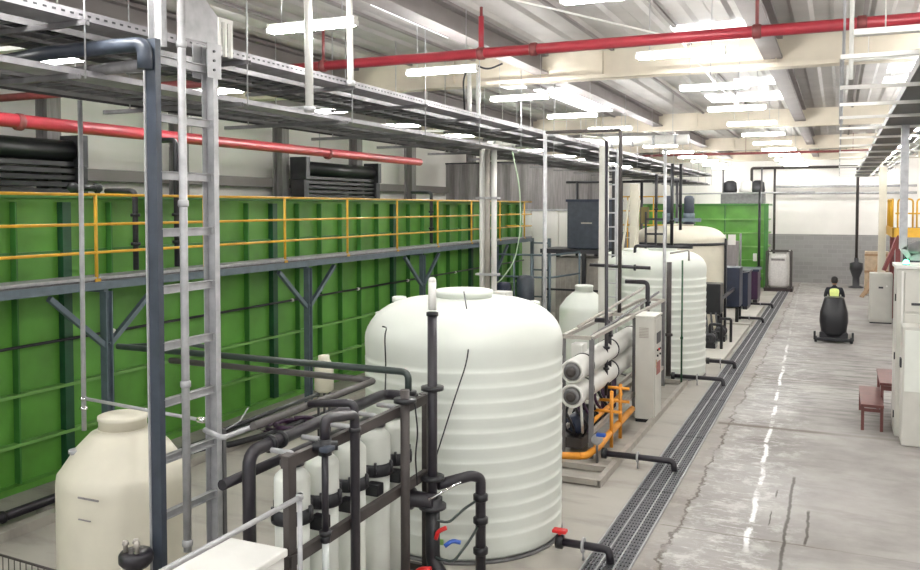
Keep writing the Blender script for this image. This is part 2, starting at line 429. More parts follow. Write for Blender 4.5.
# walkway
WX0, WX1, WZ = GX+0.12, -9.36, 2.88
t = thing('steel_walkway', (-9.8, 14, 0), 'grey steel walkway along the green tank on Y-braced blue-grey posts', 'walkway')
MB().box(WX0, WX1, G0, 27.0, WZ-0.03, WZ+0.01).build('deck', 'galvdark', t)
MB().channel((WX1+0.01, G0, WZ-0.07), (WX1+0.01, 27.05, WZ-0.07), 0.11, 0.06, 0.012, (-1, 0, 0)).build('edge_beam', 'bluegrey', t)
MB().box(WX1-0.02, WX1+0.0, G0, 27.0, WZ+0.0, WZ+0.05).build('toe_board', 'galv', t)
for y in (3.9, 8.9, 13.9, 18.9, 23.9):
    p = MB().box(WX1-0.12, WX1+0.0, y-0.06, y-0.045, 0, WZ-0.17).box(WX1-0.12, WX1+0.0, y+0.045, y+0.06, 0, WZ-0.17).box(WX1-0.067, WX1-0.053, y-0.045, y+0.045, 0, WZ-0.17)
    po = p.build('post', 'bluegrey', t)
    for sy in (-1, 1): MB().bar((WX1-0.06, y+sy*0.04, 1.95), (WX1-0.06, y+sy*0.95, WZ-0.18), 0.07, 0.07).build('brace', 'bluegrey', po)
    MB().box(WX1-0.2, WX1+0.08, y-0.13, y+0.13, 0, 0.02).build('foot_plate', 'bluegrey', po)
    MB().bar((WX1-0.06, y, WZ-0.12), (WX0, y, WZ-0.12), 0.08, 0.12).build('cross_beam', 'bluegrey', po)
# yellow guardrail
RX = WX1-0.02
t = thing('guardrail', (RX, 14, WZ), 'long yellow three-rail guardrail along the grey walkway on the green tank', 'guardrail')
for z in (3.27, 3.66, 4.07): MB().tube([(RX, -0.5, z), (RX, 27.0, z)], 0.021, 10).build('rail', 'yellow', t)
y = 8.7-2.2*4
while y < 27.2:
    MB().tube([(RX, y, WZ-0.1), (RX, y, 4.07)], 0.024, 10).box(RX-0.03, RX+0.03, y-0.05, y+0.05, WZ-0.1, WZ+0.03).build('post', 'yellow', t); y += 2.2
for z in (3.27, 3.66, 4.07):
    MB().tube([(RX, 26.98, z), (WX0-0.5, 26.98, z)], 0.021, 10).build('end_rail', 'yellow', t)
# pipes standing on the tank rim
def rim_pipe(y, x, label, z1=4.35):
    t = thing('drop_pipe', (x, y, 2.9), label, 'pipe')
    p = MB().tube([(x, y, 2.92), (x, y, z1), (x-0.6, y, z1)], 0.045, 12); p.build('pipe_run', 'darksteel', t)
    for z in (3.3, 3.75): MB().lathe((x, y, z), [(0.075, 0), (0.075, 0.05)], 14).build('flange', 'black', t)
    return t
rim_pipe(10.05, GX+0.3, 'black flanged pipe standing on the walkway left of the tall cable ladder', 4.15)
rim_pipe(10.9, GX+0.35, 'black flanged pipe standing on the walkway behind the tall cable ladder', 5.0)
rim_pipe(20.6, GX+0.3, 'black flanged pipe standing on the walkway above the middle of the big tank', 4.3)
t = thing('rim_pump', (GX-0.2, 9.5, GZ), 'small black twin-ended pump on the green tank rim near the frame left', 'pump')
MB().cyl((GX-0.2, 9.3, GZ+0.12), (GX-0.2, 9.8, GZ+0.12), 0.05).build('barrel', 'black', t)
for y in (9.32, 9.78): MB().lathe((GX-0.2, y, GZ), [(0.05, 0), (0.04, 0.05), (0.08, 0.09), (0.08, 0.16), (0.04, 0.2)], 12).build('end_bell', 'black', t)

# roller shutters on the left wall
def shutter(y0, y1, label, n):
    x = -13.6
    t = thing('roller_shutter', (x, (y0+y1)/2, 4.0), label, 'roller shutter')
    MB().cyl((x, y0+0.2, 4.98), (x, y1-0.2, 4.98), 0.2, 20).build('barrel', 'black', t)
    s = MB()
    for i in range(6): s.box(x-0.05, x+0.12, y0+0.15, y1-0.15, 4.02+i*0.13, 4.12+i*0.13, 0.015)
    s.build('slats', 'black', t)
    for yy in (y0, y1-0.2):
        MB().box(x-0.25, x+0.28, yy, yy+0.2, 4.66, 5.28, 0.01).build('end_bracket', 'darksteel', t)
        MB().box(x-0.25, x+0.2, yy+0.02, yy+0.26, 4.0, 4.66, 0.01).build('guide_box', 'darksteel', t)
shutter(8.2, 12.2, 'black rolled shutter at the left edge above the green tank', 0)
shutter(19.6, 23.8, 'black rolled shutter on the left wall between the grey columns', 1)

# ------------------------------------------------------------------ overhead cable trays and pipes
def tray(name, x, z, y0, y1, w, h, m, label, rungs=True, holes=False):
    t = thing(name, (x, (y0+y1)/2, z), label, 'cable tray')
    for sx, nm in ((-1, 'side_rail'), (1, 'side_rail')):
        s = MB().box(x+sx*w/2-0.006, x+sx*w/2+0.006, y0, y1, z, z+h)
        s.box(x+sx*w/2-(0.03 if sx > 0 else 0), x+sx*w/2+(0.03 if sx < 0 else 0), y0, y1, z+h-0.008, z+h)
        s.build(nm, m, t)
    rg = MB(); y = y0+0.1; i = 0
    while y < y1: rg.box(x-w/2, x+w/2, y-0.015, y+0.015, z, z+0.02); y += 0.3
    if rungs:
        o = rg.build('rungs', m, t); o['kind'] = 'stuff'
    else:
        rg.bm.free(); MB().box(x-w/2, x+w/2, y0, y1, z, z+0.01).build('tray_floor', m, t)
    if holes:
        hs = MB(); y = y0+0.05
        while y < min(y1, 14): hs.box(x+w/2+0.0065, x+w/2+0.0085, y, y+0.035, z+h*0.42, z+h*0.62); y += 0.085
        o = hs.build('slots', 'darksteel', t); o['kind'] = 'stuff'
    # cables lying in the tray
    return t
def cables(x, z, y0, y1, w, n, m, label):
    c = MB()
    for i in range(n):
        xx = x - w/2 + 0.05 + (w-0.1)*i/max(1, n-1); pts = []
        y = y0
        while y <= y1: pts.append((xx+random.uniform(-.015, .015), y, z+0.03+random.uniform(0, 0.015))); y += 1.5
        c.tube(pts, 0.017, 6, 0.3)
    o = c.build('cable_bundle', m); tag(o, label, 'cables', kind='stuff'); return o

tray('perforated_cable_tray', -5.75, 5.40, 1.5, 42, 0.34, 0.08, 'trayrail', 'pale perforated cable tray, upper and rightmost of the overhead trays', False, True)
tray('cable_tray', -6.35, 5.40, 1.5, 42, 0.4, 0.09, 'galvdark', 'dull grey cable ladder tray directly left of the white perforated tray')
tray('cable_tray', -6.88, 5.40, 1.5, 40, 0.36, 0.09, 'galvdark', 'dull grey cable ladder tray, upper and furthest left overhead')
tray('cable_tray', -5.85, 4.98, 1.5, 42, 0.3, 0.05, 'trayrail', 'bright galvanised tray, lower and nearest of the overhead trays', False)
tray('cable_tray', -6.4, 4.98, 1.5, 42, 0.4, 0.09, 'galvdark', 'dull grey ladder tray in the lower overhead row beside the bright galvanised tray')
cables(-6.35, 5.42, 1.5, 41, 0.36, 6, 'black', 'black cables lying in the upper dull grey tray')
cables(-6.88, 5.42, 1.5, 39, 0.32, 7, 'slate', 'dark slate cables lying in the leftmost upper tray')
cables(-6.4, 5.0, 1.5, 41, 0.36, 7, 'pvcb', 'grey-brown cables lying in the lower dull grey tray')
def ypipe(x, z, y0, y1, r, m, label, cat='pipe', name='overhead_pipe', step=None):
    t = thing(name, (x, (y0+y1)/2, z), label, cat)
    MB().tube([(x, y0, z), (x, y1, z)], r, 12).build('pipe_run', m, t)
    y = y0 + 2.0
    while y < min(y1, 34):
        MB().lathe((x, y, z), [(r*1.01, 0), (r*1.25, 0.01), (r*1.25, 0.1), (r*1.01, 0.11)], 12, (0, 1, 0)).build('coupling', m, t); y += 6
    return t
ypipe(-7.0, 5.06, 1.5, 40, 0.055, 'galvdark', 'grey overhead pipe in the lower row left of the trays')
ypipe(-7.2, 5.05, 1.5, 38, 0.04, 'pvc', 'thin black overhead pipe in the lower row left of the trays')
ypipe(-6.05, 5.03, 1.5, 40, 0.022, 'chrome', 'thin bright conduit beside the lower galvanised tray', 'conduit', 'conduit')
# trapeze hangers
def trapeze(y):
    t = thing('trapeze_hanger', (-6.8, y, 4.9), '', 'hanger', 'trapeze hangers under the overhead trays')
    MB().channel((-7.15, y, 5.375), (-5.5, y, 5.375), 0.041, 0.041, 0.004, (0, 0, 1)).build('crossbar', 'galvdark', t)
    MB().channel((-7.5, y, 4.955), (-5.6, y, 4.955), 0.041, 0.041, 0.004, (0, 0, 1)).build('crossbar', 'galvdark', t)
    for x in (-7.12, -5.53): MB().cyl((x, y, 4.93), (x, y, 6.8), 0.008, 6).build('rod', 'galv', t)
    return t
t0 = None; i = 0; y = 3.0
while y < 42:
    lab = 'galvanised trapeze hanger under the overhead trays, %s from the camera' % ORD[i]
    if t0 is None: t0 = trapeze(y); t0['label'] = lab
    else: dup(t0, (0, y-3.0, 0), lab)
    i += 1; y += 2.05
# lateral strips seen across the rack
for i, (y, z, m) in enumerate(((6.5, 5.58, 'white'), (12.2, 5.56, 'galv'), (17.5, 5.6, 'white'), (21.5, 5.55, 'white'))):
    tag(MB().box(-9.5+i*0.3, -7.3, y-0.06, y+0.06, z, z+0.05).cyl((-9.2+i*0.3, y, z), (-9.2+i*0.3, y, 6.79), 0.008, 6).cyl((-7.5, y, z), (-7.5, y, 6.79), 0.008, 6).build('cable_duct', m), ['white cable duct crossing left of the trays near the camera', 'grey cable duct crossing left of the trays past the big tank', 'white cable duct crossing left of the trays over the small tank', 'white cable duct crossing left of the trays, furthest away'][i], 'cable duct')
# wide white duct crossing over the second ladder
t = thing('ventilation_duct', (-6, 22, 5.5), 'long white pipe duct crossing the hall above the navy tank', 'duct')
MB().tube([(-9.0, 22.2, 5.62), (-3.5, 22.2, 5.62)], 0.13, 18).build('duct_run', 'white', t)
for i in range(10): MB().lathe((-8.8+i*0.55, 22.2, 5.62), [(0.132, 0), (0.142, 0.01), (0.142, 0.05), (0.132, 0.06)], 18, (1, 0, 0)).build('joint_ring', 'galv', t)
for x in (-8, -5.9, -3.9): MB().cyl((x, 22.2, 5.7), (x, 22.2, 6.8), 0.008, 6).build('rod', 'galv', t)

# red sprinkler mains
t = thing('sprinkler_main', (-3, 10, 5.9), 'bright red sprinkler main crossing the hall under the roof', 'pipe')
MB().tube([(-7.6, 10.0, 5.84), (5.0, 10.0, 5.84)], 0.065, 16).build('pipe_run', 'red', t)
for x in (-6.55, -4.2, -3.5, -0.9, 0.15, 2.0): MB().lathe((x, 10.0, 5.84), [(0.067, 0), (0.082, 0.015), (0.082, 0.085), (0.067, 0.1)], 16, (1, 0, 0)).build('coupling', 'reddark', t)
for x in (-6.5, -4.15, -0.85, 2.6): MB().cyl((x, 10.0, 5.84), (x, 10.0, 6.42), 0.02, 8).build('riser', 'reddark', t)
MB().tube([(-4.15, 10.0, 5.84), (-4.15, 10.0, 6.3)], 0.035, 12).build('branch_riser', 'red', t)
t = thing('sprinkler_main', (-11.3, 14, 5.2), 'bright red pipe running high along the left wall', 'pipe')
MB().tube([(-11.3, -2.0, 5.17), (-11.3, 22.5, 5.22)], 0.105, 16).build('pipe_run', 'red', t)
for y in (5.0, 9.0, 13.2, 17.5): MB().lathe((-11.3, y, 5.18), [(0.107, 0), (0.13, 0.02), (0.13, 0.1), (0.107, 0.12)], 16, (0, 1, 0)).build('coupling', 'reddark', t)
for y in (4.0, 8.4, 12.8, 17.2, 21.6): MB().cyl((-11.3, y, 5.2), (-11.3, y, 6.8), 0.008, 6).build('rod', 'galv', t)
t = thing('sprinkler_branch', (-12, 8.5, 5.45), 'dark red branch pipe crossing towards the left wall at the frame left', 'pipe')
MB().tube([(-14.5, 9.4, 5.62), (-7.9, 9.4, 5.62)], 0.06, 12).build('pipe_run', 'reddark', t)
for x in (-13.5, -10.5): MB().cyl((x, 9.4, 5.62), (x, 9.4, 6.8), 0.008, 6).build('rod', 'galv', t)
t = thing('sprinkler_branch', (-2, 38, 5.9), 'brown-red branch pipe crossing the far end of the hall under the roof', 'pipe')
MB().tube([(-8, 36.8, 6.1), (2.0, 36.8, 6.1)], 0.05, 12).build('pipe_run', 'reddark', t)
for x in (-7, -3.5, 0.5): MB().cyl((x, 36.8, 6.1), (x, 36.8, 6.8), 0.01, 6).build('rod', 'reddark', t)
# thin wires / conduits
t = thing('conduit', (-3.3, 9, 6), 'thin pale conduit hanging diagonally across the red main', 'conduit')
MB().tube([(-4.4, 7.6, 6.35), (-1.93, 11.4, 6.1), (-1.93, 14.5, 6.0), (-1.93, 19, 6.0)], 0.012, 6, 0.1).build('pipe_run', 'white', t)
for p in ((-1.93, 14.4), (-1.93, 18.6)): MB().cyl((*p, 6.0), (*p, 6.8), 0.008, 6).build('rod', 'galv', t)
# vertical white conduits rising from the trays
for x, y, z0, r, lab in ((-5.35, 7.95, 4.95, 0.045, 'thick white conduit rising from the trays to the roof, left of the pair'), (-5.52, 9.1, 5.4, 0.04, 'thinner white conduit rising from the trays to the roof, right of the pair')):
    t = thing('conduit', (x, y, z0), lab, 'conduit')
    MB().tube([(x, y, z0), (x-0.02, y, 6.8)], r, 12).build('pipe_run', 'white', t)
    MB().lathe((x, y, z0), [(r*1.4, 0), (r*1.4, 0.06)], 12).build('collar', 'galv', t)
t = thing('conduit', (-6.3, 14.6, 5.4), 'pale twin conduits with looped black cable above the trays', 'conduit')
for dx in (0, 0.18): MB().cyl((-6.3+dx, 14.6, 5.42), (-6.3+dx, 14.6, 6.5), 0.04, 10).build('pipe_run', 'white', t)
MB().tube([(-6.34, 14.5, 5.5), (-6.38, 14.5, 6.3), (-6.2, 14.5, 6.55), (-5.9, 14.5, 6.4), (-5.6, 14.5, 6.5)], 0.018, 8, 0.2).build('cable', 'black', t)

# right-hand tray rack
t = thing('wide_cable_tray', (0.9, 25, 5.2), 'wide dark cable tray high above the right side of the aisle', 'cable tray')
MB().box(0.72, 1.25, 4.0, 44, 5.30, 5.31).build('tray_floor', 'darksteel', t)
for x in (0.72, 1.25): MB().box(x-0.008, x+0.008, 4.0, 44, 5.30, 5.40).build('side_rail', 'galvdark', t)
for i, x in enumerate((1.45, 1.6, 1.78)):
    ypipe(x, 5.36, 5.0, 44, 0.05, ('galvdark', 'white', 'galv')[i], ('grey pipe nearest beside the wide dark tray', 'white pipe second beside the wide dark tray', 'bright pipe outermost beside the wide dark tray')[i])
def rtrap(y):
    t = thing('trapeze_hanger', (0.9, y, 5.25), '', 'hanger', 'trapeze hangers on the right of the aisle')
    MB().channel((0.0, y, 5.275), (1.95, y, 5.275), 0.041, 0.041, 0.004, (0, 0, 1)).build('crossbar', 'white', t)
    for x in (0.03, 1.92): MB().cyl((x, y, 5.25), (x, y, 6.8), 0.012, 6).build('rod', 'galv', t)
    return t
t0 = None
for i, y in enumerate((8.6, 10.8, 12.6, 14.4, 16.4, 18.6, 21, 23.5, 26, 29, 32, 35.5, 39, 42)):
    lab = 'pale trapeze hanger above the right of the aisle, %s from the camera' % ORD[i]
    if t0 is None: t0 = rtrap(y); t0['label'] = lab
    else: dup(t0, (0, y-8.6, 0), lab)
t = thing('drop_conduit', (0.0, 12, 6), 'pale vertical conduit with a grey one beyond, hanging by the aisle near the red main', 'conduit')
MB().tube([(0.1, 9.6, 6.8), (0.1, 9.6, 5.2)], 0.022, 8).build('pipe_run', 'white', t)
MB().tube([(0.02, 15.2, 6.3), (0.02, 15.2, 5.25)], 0.03, 8).build('pipe_run', 'galv', t)
for i, (y, z) in enumerate(((9.4, 5.6), (14.9, 6.2))):
    tag(MB().box(0.12, 4.0, y-0.06, y+0.06, z, z+0.06).cyl((0.4, y, z), (0.4, y, 6.79), 0.008, 6).cyl((3.5, y, z), (3.5, y, 6.79), 0.008, 6).build('strip_duct', 'white'), ('white horizontal strip below the red main at the frame right', 'white horizontal strip under the first cream girder at the frame right')[i], 'cable duct')

# ------------------------------------------------------------------ foreground cable ladder
LX = -5.05; LY0 = 5.30; LY1 = 5.93
t = thing('vertical_cable_ladder', (LX, 5.6, 0), 'tall galvanised cable ladder standing in the left foreground', 'cable ladder')
lr = MB().box(LX-0.06, LX+0.04, LY0-0.03, LY0+0.03, 0.0, 5.25).build('left_rail', 'slate', t, 'left rail, coloured dark for its shaded inside')  # dark colour stands for the shaded inside of the channel rail
MB().box(LX-0.075, LX-0.06, LY0-0.045, LY0+0.03, 0.0, 5.25).build('edge_strip', 'galv', lr, 'pale edge strip')
MB().channel((LX, LY1+0.03, 0.0), (LX, LY1+0.03, 5.3), 0.13, 0.06, 0.006, (0, -1, 0)).build('right_rail', 'galv', t)
z = 0.885; i = 0
while z < 5.15:
    MB().box(LX-0.012, LX+0.012, LY0+0.02, LY1+0.02, z-0.035, z+0.035).box(LX+0.0, LX+0.04, LY0+0.02, LY1+0.02, z+0.028, z+0.035).box(LX+0.0, LX+0.03, LY0+0.02, LY1+0.02, z-0.035, z-0.028).build('rung', 'galv', t)
    z += 0.4675; i += 1
MB().box(LX-0.075, LX-0.068, LY1-0.1, LY1+0.1, 5.02, 5.32).box(LX+0.066, LX+0.073, LY1-0.08, LY1+0.1, 5.02, 5.32).build('splice_plate', 'galv', t)
for z in (5.09, 5.17, 5.25): MB().cyl((LX+0.07, LY1, z), (LX+0.085, LY1, z), 0.012, 8).build('bolt', 'darksteel', t)
t = thing('conduit', (LX+0.1, 5.55, 0), 'white vertical conduit fixed in the middle of the foreground cable ladder', 'conduit')
MB().tube([(LX+0.12, 5.48, 1.02), (LX+0.12, 5.48, 5.98)], 0.034, 12).build('pipe_run', 'galv', t)
for z in (1.06, 2.4, 3.9, 5.2): MB().lathe((LX+0.12, 5.48, z), [(0.035, 0), (0.045, 0.01), (0.045, 0.05), (0.035, 0.06)], 12).build('saddle', 'galv', t)
t = thing('ladder_strut', (LX+0.02, 6.03, 0), 'slim grey strut behind the right rail of the foreground cable ladder', 'strut')
MB().channel((LX+0.02, 6.06, 0), (LX+0.02, 6.06, 1.9), 0.041, 0.041, 0.004, (0, -1, 0)).build('profile', 'galvdark', t)
MB().tube([(LX+0.02, 6.06, 1.88), (LX+0.1, 6.2, 1.95), (LX+0.12, 6.3, 2.06)], 0.006, 6).build('wire', 'galv', t)
t = thing('overhead_pipe', (-5.6, 5.0, 5.6), 'dark grey pipe running left from the head of the foreground cable ladder', 'pipe')
MB().tube([(-5.07, 5.22, 5.0), (-5.07, 5.22, 5.2), (-6.1, 5.2, 5.2), (-7.6, 5.6, 5.24)], 0.06, 14, 0.08).build('pipe_run', 'slate', t)
MB().tube([(-5.12, 5.3, 5.05), (-6.6, 5.6, 5.1)], 0.05, 12).build('pipe_run', 'galvdark', t)
t = thing('upright_channel', (LX-0.02, 5.36, 5.7), 'pale upright channel continuing to the roof above the foreground ladder', 'strut')
MB().channel((LX-0.02, 5.36, 5.2), (LX-0.02, 5.36, 6.8), 0.14, 0.06, 0.006, (0, -1, 0)).build('profile', 'galv', t)
t = thing('gusset_plate', (LX, 6.0, 5.7), 'folded pale steel plate at the head of the ladder right rail', 'bracket')
MB().prism([(5.75, 5.85), (6.08, 5.58), (6.08, 5.33), (5.6, 5.33), (5.6, 5.85)], LX-0.02, LX-0.005, 'yz').build('plate', 'galv', t)
t = thing('cable_support', (-4.97, 6.3, 5.6), 'small white bracket frame of three uprights right of the ladder head', 'bracket')
for yy in (6.34, 6.42, 6.5): MB().box(-5.27, -5.24, yy-0.015, yy+0.015, 5.3, 5.62).build('upright', 'white', t)
MB().box(-5.27, -5.24, 6.32, 6.52, 5.62, 5.65).build('head', 'white', t)
# thin pipe with inlet to the small tank
t = thing('drop_pipe', (-7.0, 6.3, 1.7), 'thin grey pipe dropping from the trays to the cream tank valve', 'pipe')
MB().tube([(-6.98, 6.3, 4.97), (-7.0, 6.3, 1.62)], 0.024, 10).build('pipe_run', 'galv', t)
for z in (1.83, 1.93): MB().lathe((-7.0, 6.3, z), [(0.026, 0), (0.04, 0.01), (0.04, 0.03), (0.026, 0.04)], 10).build('fitting', 'chrome', t)
t = thing('transfer_pipe', (-6.2, 6.2, 1.9), 'thin galvanised pipe running right from the tee above the cream tank', 'pipe')
MB().tube([(-7.0, 6.3, 1.95), (-5.35, 6.15, 1.93)], 0.018, 8).build('pipe_run', 'galv', t)
MB().lathe((-5.4, 6.155, 1.93), [(0.02, 0), (0.03, 0.01), (0.03, 0.08), (0.02, 0.09)], 10, (1, 0, 0)).build('coupling', 'chrome', t)

# ------------------------------------------------------------------ tanks
def tank(name, c, r, zs, zt, rn, m, label, ribs=0.18, amp=0.012, neck=0.1, z0=0.03, seg=64, lidname='lid', fit=(), pw=0.75, cone=False):
    """ribbed plastic tank: radius r, shoulder height zs, top of the neck zt, neck radius rn"""
    x, y = c
    t = thing(name, (x, y, 0), label, 'tank')
    prof = [(r*0.97, z0), (r, z0+0.04)]
    if ribs:
        z = z0+0.10
        while z < zs-0.12:
            for k in range(5):
                q = k/5; prof.append((r - amp*(1, 0.75, 0.35, 0.1, 0)[k], z + ribs*(0, 0.3, 0.6, 0.85, 0.97)[k]))
            z += ribs
    else:
        prof += [(r, z0+(zs-z0)*q) for q in (0.3, 0.6, 0.9)]
    zd = zt-neck
    prof.append((r, zs-0.05))
    n = 10
    if cone: prof += [(r*0.985, zs+0.025), (r*0.94, zs+0.06), (r*0.72, zs+0.6*(zd-zs)), (rn*1.3, zd-0.03), (rn*0.95, zd)]
    for k in range(0 if cone else n+1):
        a = k/n*PI/2
        prof.append((rn*1.08 + (r-rn*1.08)*math.cos(a)**pw, zs + (zd-zs)*math.sin(a)**1.15))
    prof.append((rn*1.02, zd+0.01))
    MB().lathe((x, y, 0), prof, seg).build('shell', m, t)
    MB().lathe((x, y, 0), [(rn*0.96, zd), (rn*0.96, zt-0.05), (rn, zt-0.045), (rn, zt-0.01), (rn*0.9, zt), (rn*0.3, zt+0.012)], 40).build(lidname, m, t)
    MB().lathe((x, y, 0), [(r*1.01, 0.0), (r*1.01, z0)], seg).build('base_ring', 'galvdark', t)
    for fx, fy, fz, fr, fh in fit:
        MB().lathe((fx, fy, fz), [(fr*0.7, -0.1), (fr*0.7, fh*0.55), (fr, fh*0.6), (fr, fh), (fr*0.8, fh+0.01)], 20).build('inlet_cap', m, t)
    return t
BT = (-4.15, 9.45)
tb = tank('water_tank', BT, 1.20, 2.33, 2.90, 0.36, 'tankwhite', 'large white ribbed water tank in the foreground beside the drain', 0.165, 0.0055, fit=((-5.02, 9.42, 2.64, 0.09, 0.13), (-3.38, 9.85, 2.62, 0.07, 0.12)))
MB().box(-5.25, -4.98, 9.2, 9.6, 2.45, 2.60, 0.02).build('raised_boss', 'tankwhite', tb)
sx = BT[0]+1.20*math.sin(math.radians(8)); 
MB().box(-3.94, -3.87, 8.255, 8.27, 0.22, 0.28).build('sticker', 'greensticker', tb, 'small square green sticker')
st = tank('water_tank', (-6.42, 6.25), 0.615, 1.29, 1.86, 0.235, 'creamplastic', 'small smooth cream tank in the left foreground behind the cable ladder', 0, 0, 0.14, cone=True)
iv = MB().lathe((-6.68, 5.92, 1.46), [(0.05, -0.05), (0.05, 0.06), (0.075, 0.07), (0.075, 0.1), (0.06, 0.105)], 18); iv.build('inlet_flange', 'galv', st)
MB().box(-6.35, -6.1, 5.628, 5.64, 1.22, 1.235).box(-6.35, -6.2, 5.628, 5.64, 1.02, 1.03).build('moulded_marks', 'tarp', st)
tank('water_tank', (-4.98, 17.8), 0.53, 1.72, 2.22, 0.2, 'tankwhite', 'small smooth white tank behind the large ribbed one', 0, 0, 0.14, cone=True)
tank('water_tank', (-3.74, 20.1), 1.0, 2.5, 2.96, 0.34, 'tankwhite', 'white ribbed tank beyond the grey control cabinet', 0.165, 0.011, 0.08)
tank('water_tank', (-4.95, 22.8), 1.0, 2.42, 2.78, 0.34, 'tankwhite', 'smooth white tank half hidden behind the second cable ladder', 0, 0, 0.06)
tk4 = tank('water_tank', (-4.62, 27.6), 1.42, 2.90, 3.36, 0.45, 'creamplastic', 'large cream domed tank with black bands and mixers on its top', 0, 0, 0.06)
MB().lathe((-4.62, 27.6, 0), [(1.43, 2.72), (1.46, 2.72), (1.46, 2.80), (1.43, 2.80)], 64).build('band', 'black', tk4)
MB().box(-3.2, -3.13, 27.4, 27.52, 0.03, 2.92).build('strap', 'black', tk4)
tank('water_tank', (-6.1, 11.5), 0.55, 1.62, 1.95, 0.2, 'tankwhite', 'small white tank peeping out left behind the large ribbed tank', 0, 0, 0.1)
t = thing('round_container', (-7.45, 11.5, 0), 'small white drum on a thin stand before the green tank, behind the crossing pipes', 'drum')
MB().lathe((-7.5, 11.5, 0), [(0.1, 0.93), (0.155, 0.97), (0.155, 1.32), (0.13, 1.4), (0.09, 1.47), (0.09, 1.52), (0.05, 1.53)], 24).build('body', 'creamplastic', t)
for a in range(3): MB().cyl((-7.5+0.1*math.cos(a*2.1), 11.5+0.1*math.sin(a*2.1), 0), (-7.5+0.1*math.cos(a*2.1), 11.5+0.1*math.sin(a*2.1), 0.95), 0.02, 8).build('leg', 'darksteel', t)
# cables drooping over the big tank
for pts, lab in (([(-3.95, 9.0, 2.92), (-3.72, 8.6, 2.66), (-3.6, 8.34, 2.3), (-3.62, 8.0, 1.9), (-3.68, 7.8, 1.5), (-3.7, 7.6, 1.22)], 'thin black cable drooping down the front of the large tank'),
                 ([(-4.3, 7.7, 2.66), (-4.36, 7.9, 2.62), (-4.5, 8.1, 2.5), (-4.55, 8.22, 2.1), (-4.5, 8.1, 1.8)], 'thin black cable looping left from the white-topped standpipe'),):
    tag(MB().tube(pts, 0.008, 6, 0.2).build('cable', 'black'), lab, 'cable')

# ------------------------------------------------------------------ membrane filter rack
t = thing('filter_rack', (-3.95, 6.7, 0), 'brown-grey steel rack around the row of membrane filters', 'rack')
for y in (5.34, 7.7):
    MB().channel((-3.80, y, 0), (-3.80, y, 2.0), 0.10, 0.05, 0.006, (-1, 0, 0)).build('front_post', 'brownsteel', t)
MB().channel((-3.792, 5.284, 1.96), (-3.792, 7.76, 1.96), 0.09, 0.05, 0.006, (-1, 0, 0)).build('top_beam', 'brownsteel', t)
for y in (5.34, 7.7): MB().box(-3.86, -3.77, y-0.055, y+0.055, 2.0, 2.01).build('post_cap', 'brownsteel', t)
for z in (1.96, 1.2, 0.2):
    for y in (5.28, 7.765): MB().box(-3.835, -3.765, y, y+0.01, z-0.045, z+0.045).build('end_cap', 'brownsteel', t)
for y in (5.92, 6.37, 6.83, 7.26): MB().box(-3.98, -3.84, y-0.06, y+0.06, 1.22, 1.33, 0.01).build('filter_bracket', 'black', t)
MB().channel((-3.78, 5.29, 1.2), (-3.78, 7.76, 1.2), 0.09, 0.05, 0.006, (-1, 0, 0)).build('middle_beam', 'brownsteel', t)
MB().channel((-3.792, 5.284, 0.2), (-3.792, 7.76, 0.2), 0.09, 0.05, 0.006, (-1, 0, 0)).build('bottom_beam', 'brownsteel', t)
for y in (5.34, 7.7):
    for z in (0.2,): MB().bar((-3.83, y, z), (-4.3, y, z), 0.05, 0.07).build('cross_member', 'brownsteel', t)
def vessel(y):
    x = -4.03
    t = thing('membrane_filter', (x, y, 0.25), '', 'filter', 'membrane filters in the rack')
    MB().lathe((x, y, 0.22), [(0.11, 0), (0.14, 0.02), (0.14, 1.2)], 28).build('lower_body', 'whiteplastic', t)
    MB().lathe((x, y, 1.34), [(0.142, 0), (0.172, 0.01), (0.172, 0.10), (0.155, 0.12)], 28).build('clamp_collar', 'darksteel', t)
    for a in range(6): MB().cyl((x+0.172*math.cos(a*PI/3), y+0.172*math.sin(a*PI/3), 1.38), (x+0.172*math.cos(a*PI/3), y+0.172*math.sin(a*PI/3), 1.49), 0.014, 8).build('clamp_bolt', 'darksteel', t)
    MB().lathe((x, y, 1.42), [(0.14, 0), (0.147, 0.05), (0.147, 0.28), (0.135, 0.31), (0.08, 0.36), (0.05, 0.38)], 28).build('upper_dome', 'whiteplastic', t)
    MB().lathe((x, y, 1.78), [(0.06, 0), (0.06, 0.02), (0.10, 0.025), (0.10, 0.06), (0.055, 0.065), (0.05, 0.11)], 20).build('cap', 'darksteel', t)
    MB().tube([(x-0.0, y, 1.85), (x-0.0, y, 1.9), (x-0.2, y, 1.9)], 0.024, 8, 0.03).build('outlet', 'galv', t)
    MB().box(x-0.2, x+0.2, y-0.08, y+0.08, 0.17, 0.24, 0.01).build('foot', 'brownsteel', t)
    return t
v0 = None
for i, y in enumerate((5.70, 6.14, 6.60, 7.06, 7.46)):
    lab = 'white membrane filter with dark collar, ' + ('nearest of the five in the rack', 'second of the five in the rack', 'middle of the five in the rack', 'fourth of the five in the rack', 'furthest of the five in the rack')[i]
    if v0 is None: v0 = vessel(y); v0['label'] = lab
    else: dup(v0, (0, y-5.70, 0), lab)
def pipe(name, pts, r, m, label, flanges=(), fm='black', fil=None, parts=()):
    c = V(pts[0]); t = thing(name, c, label, 'pipe')
    MB().tube(pts, r, 14, fil).build('pipe_run', m, t)
    for f in flanges:
        p, ax = V(f[0]), V(f[1]); k = f[2] if len(f) > 2 else 1.7
        MB().lathe(p, [(r*1.02, -0.02), (r*k, -0.018), (r*k, 0.018), (r*1.02, 0.02)], 18, ax).build('flange', fm, t)
    return t
Yx, Zx, Xx = (0, 1, 0), (0, 0, 1), (1, 0, 0)
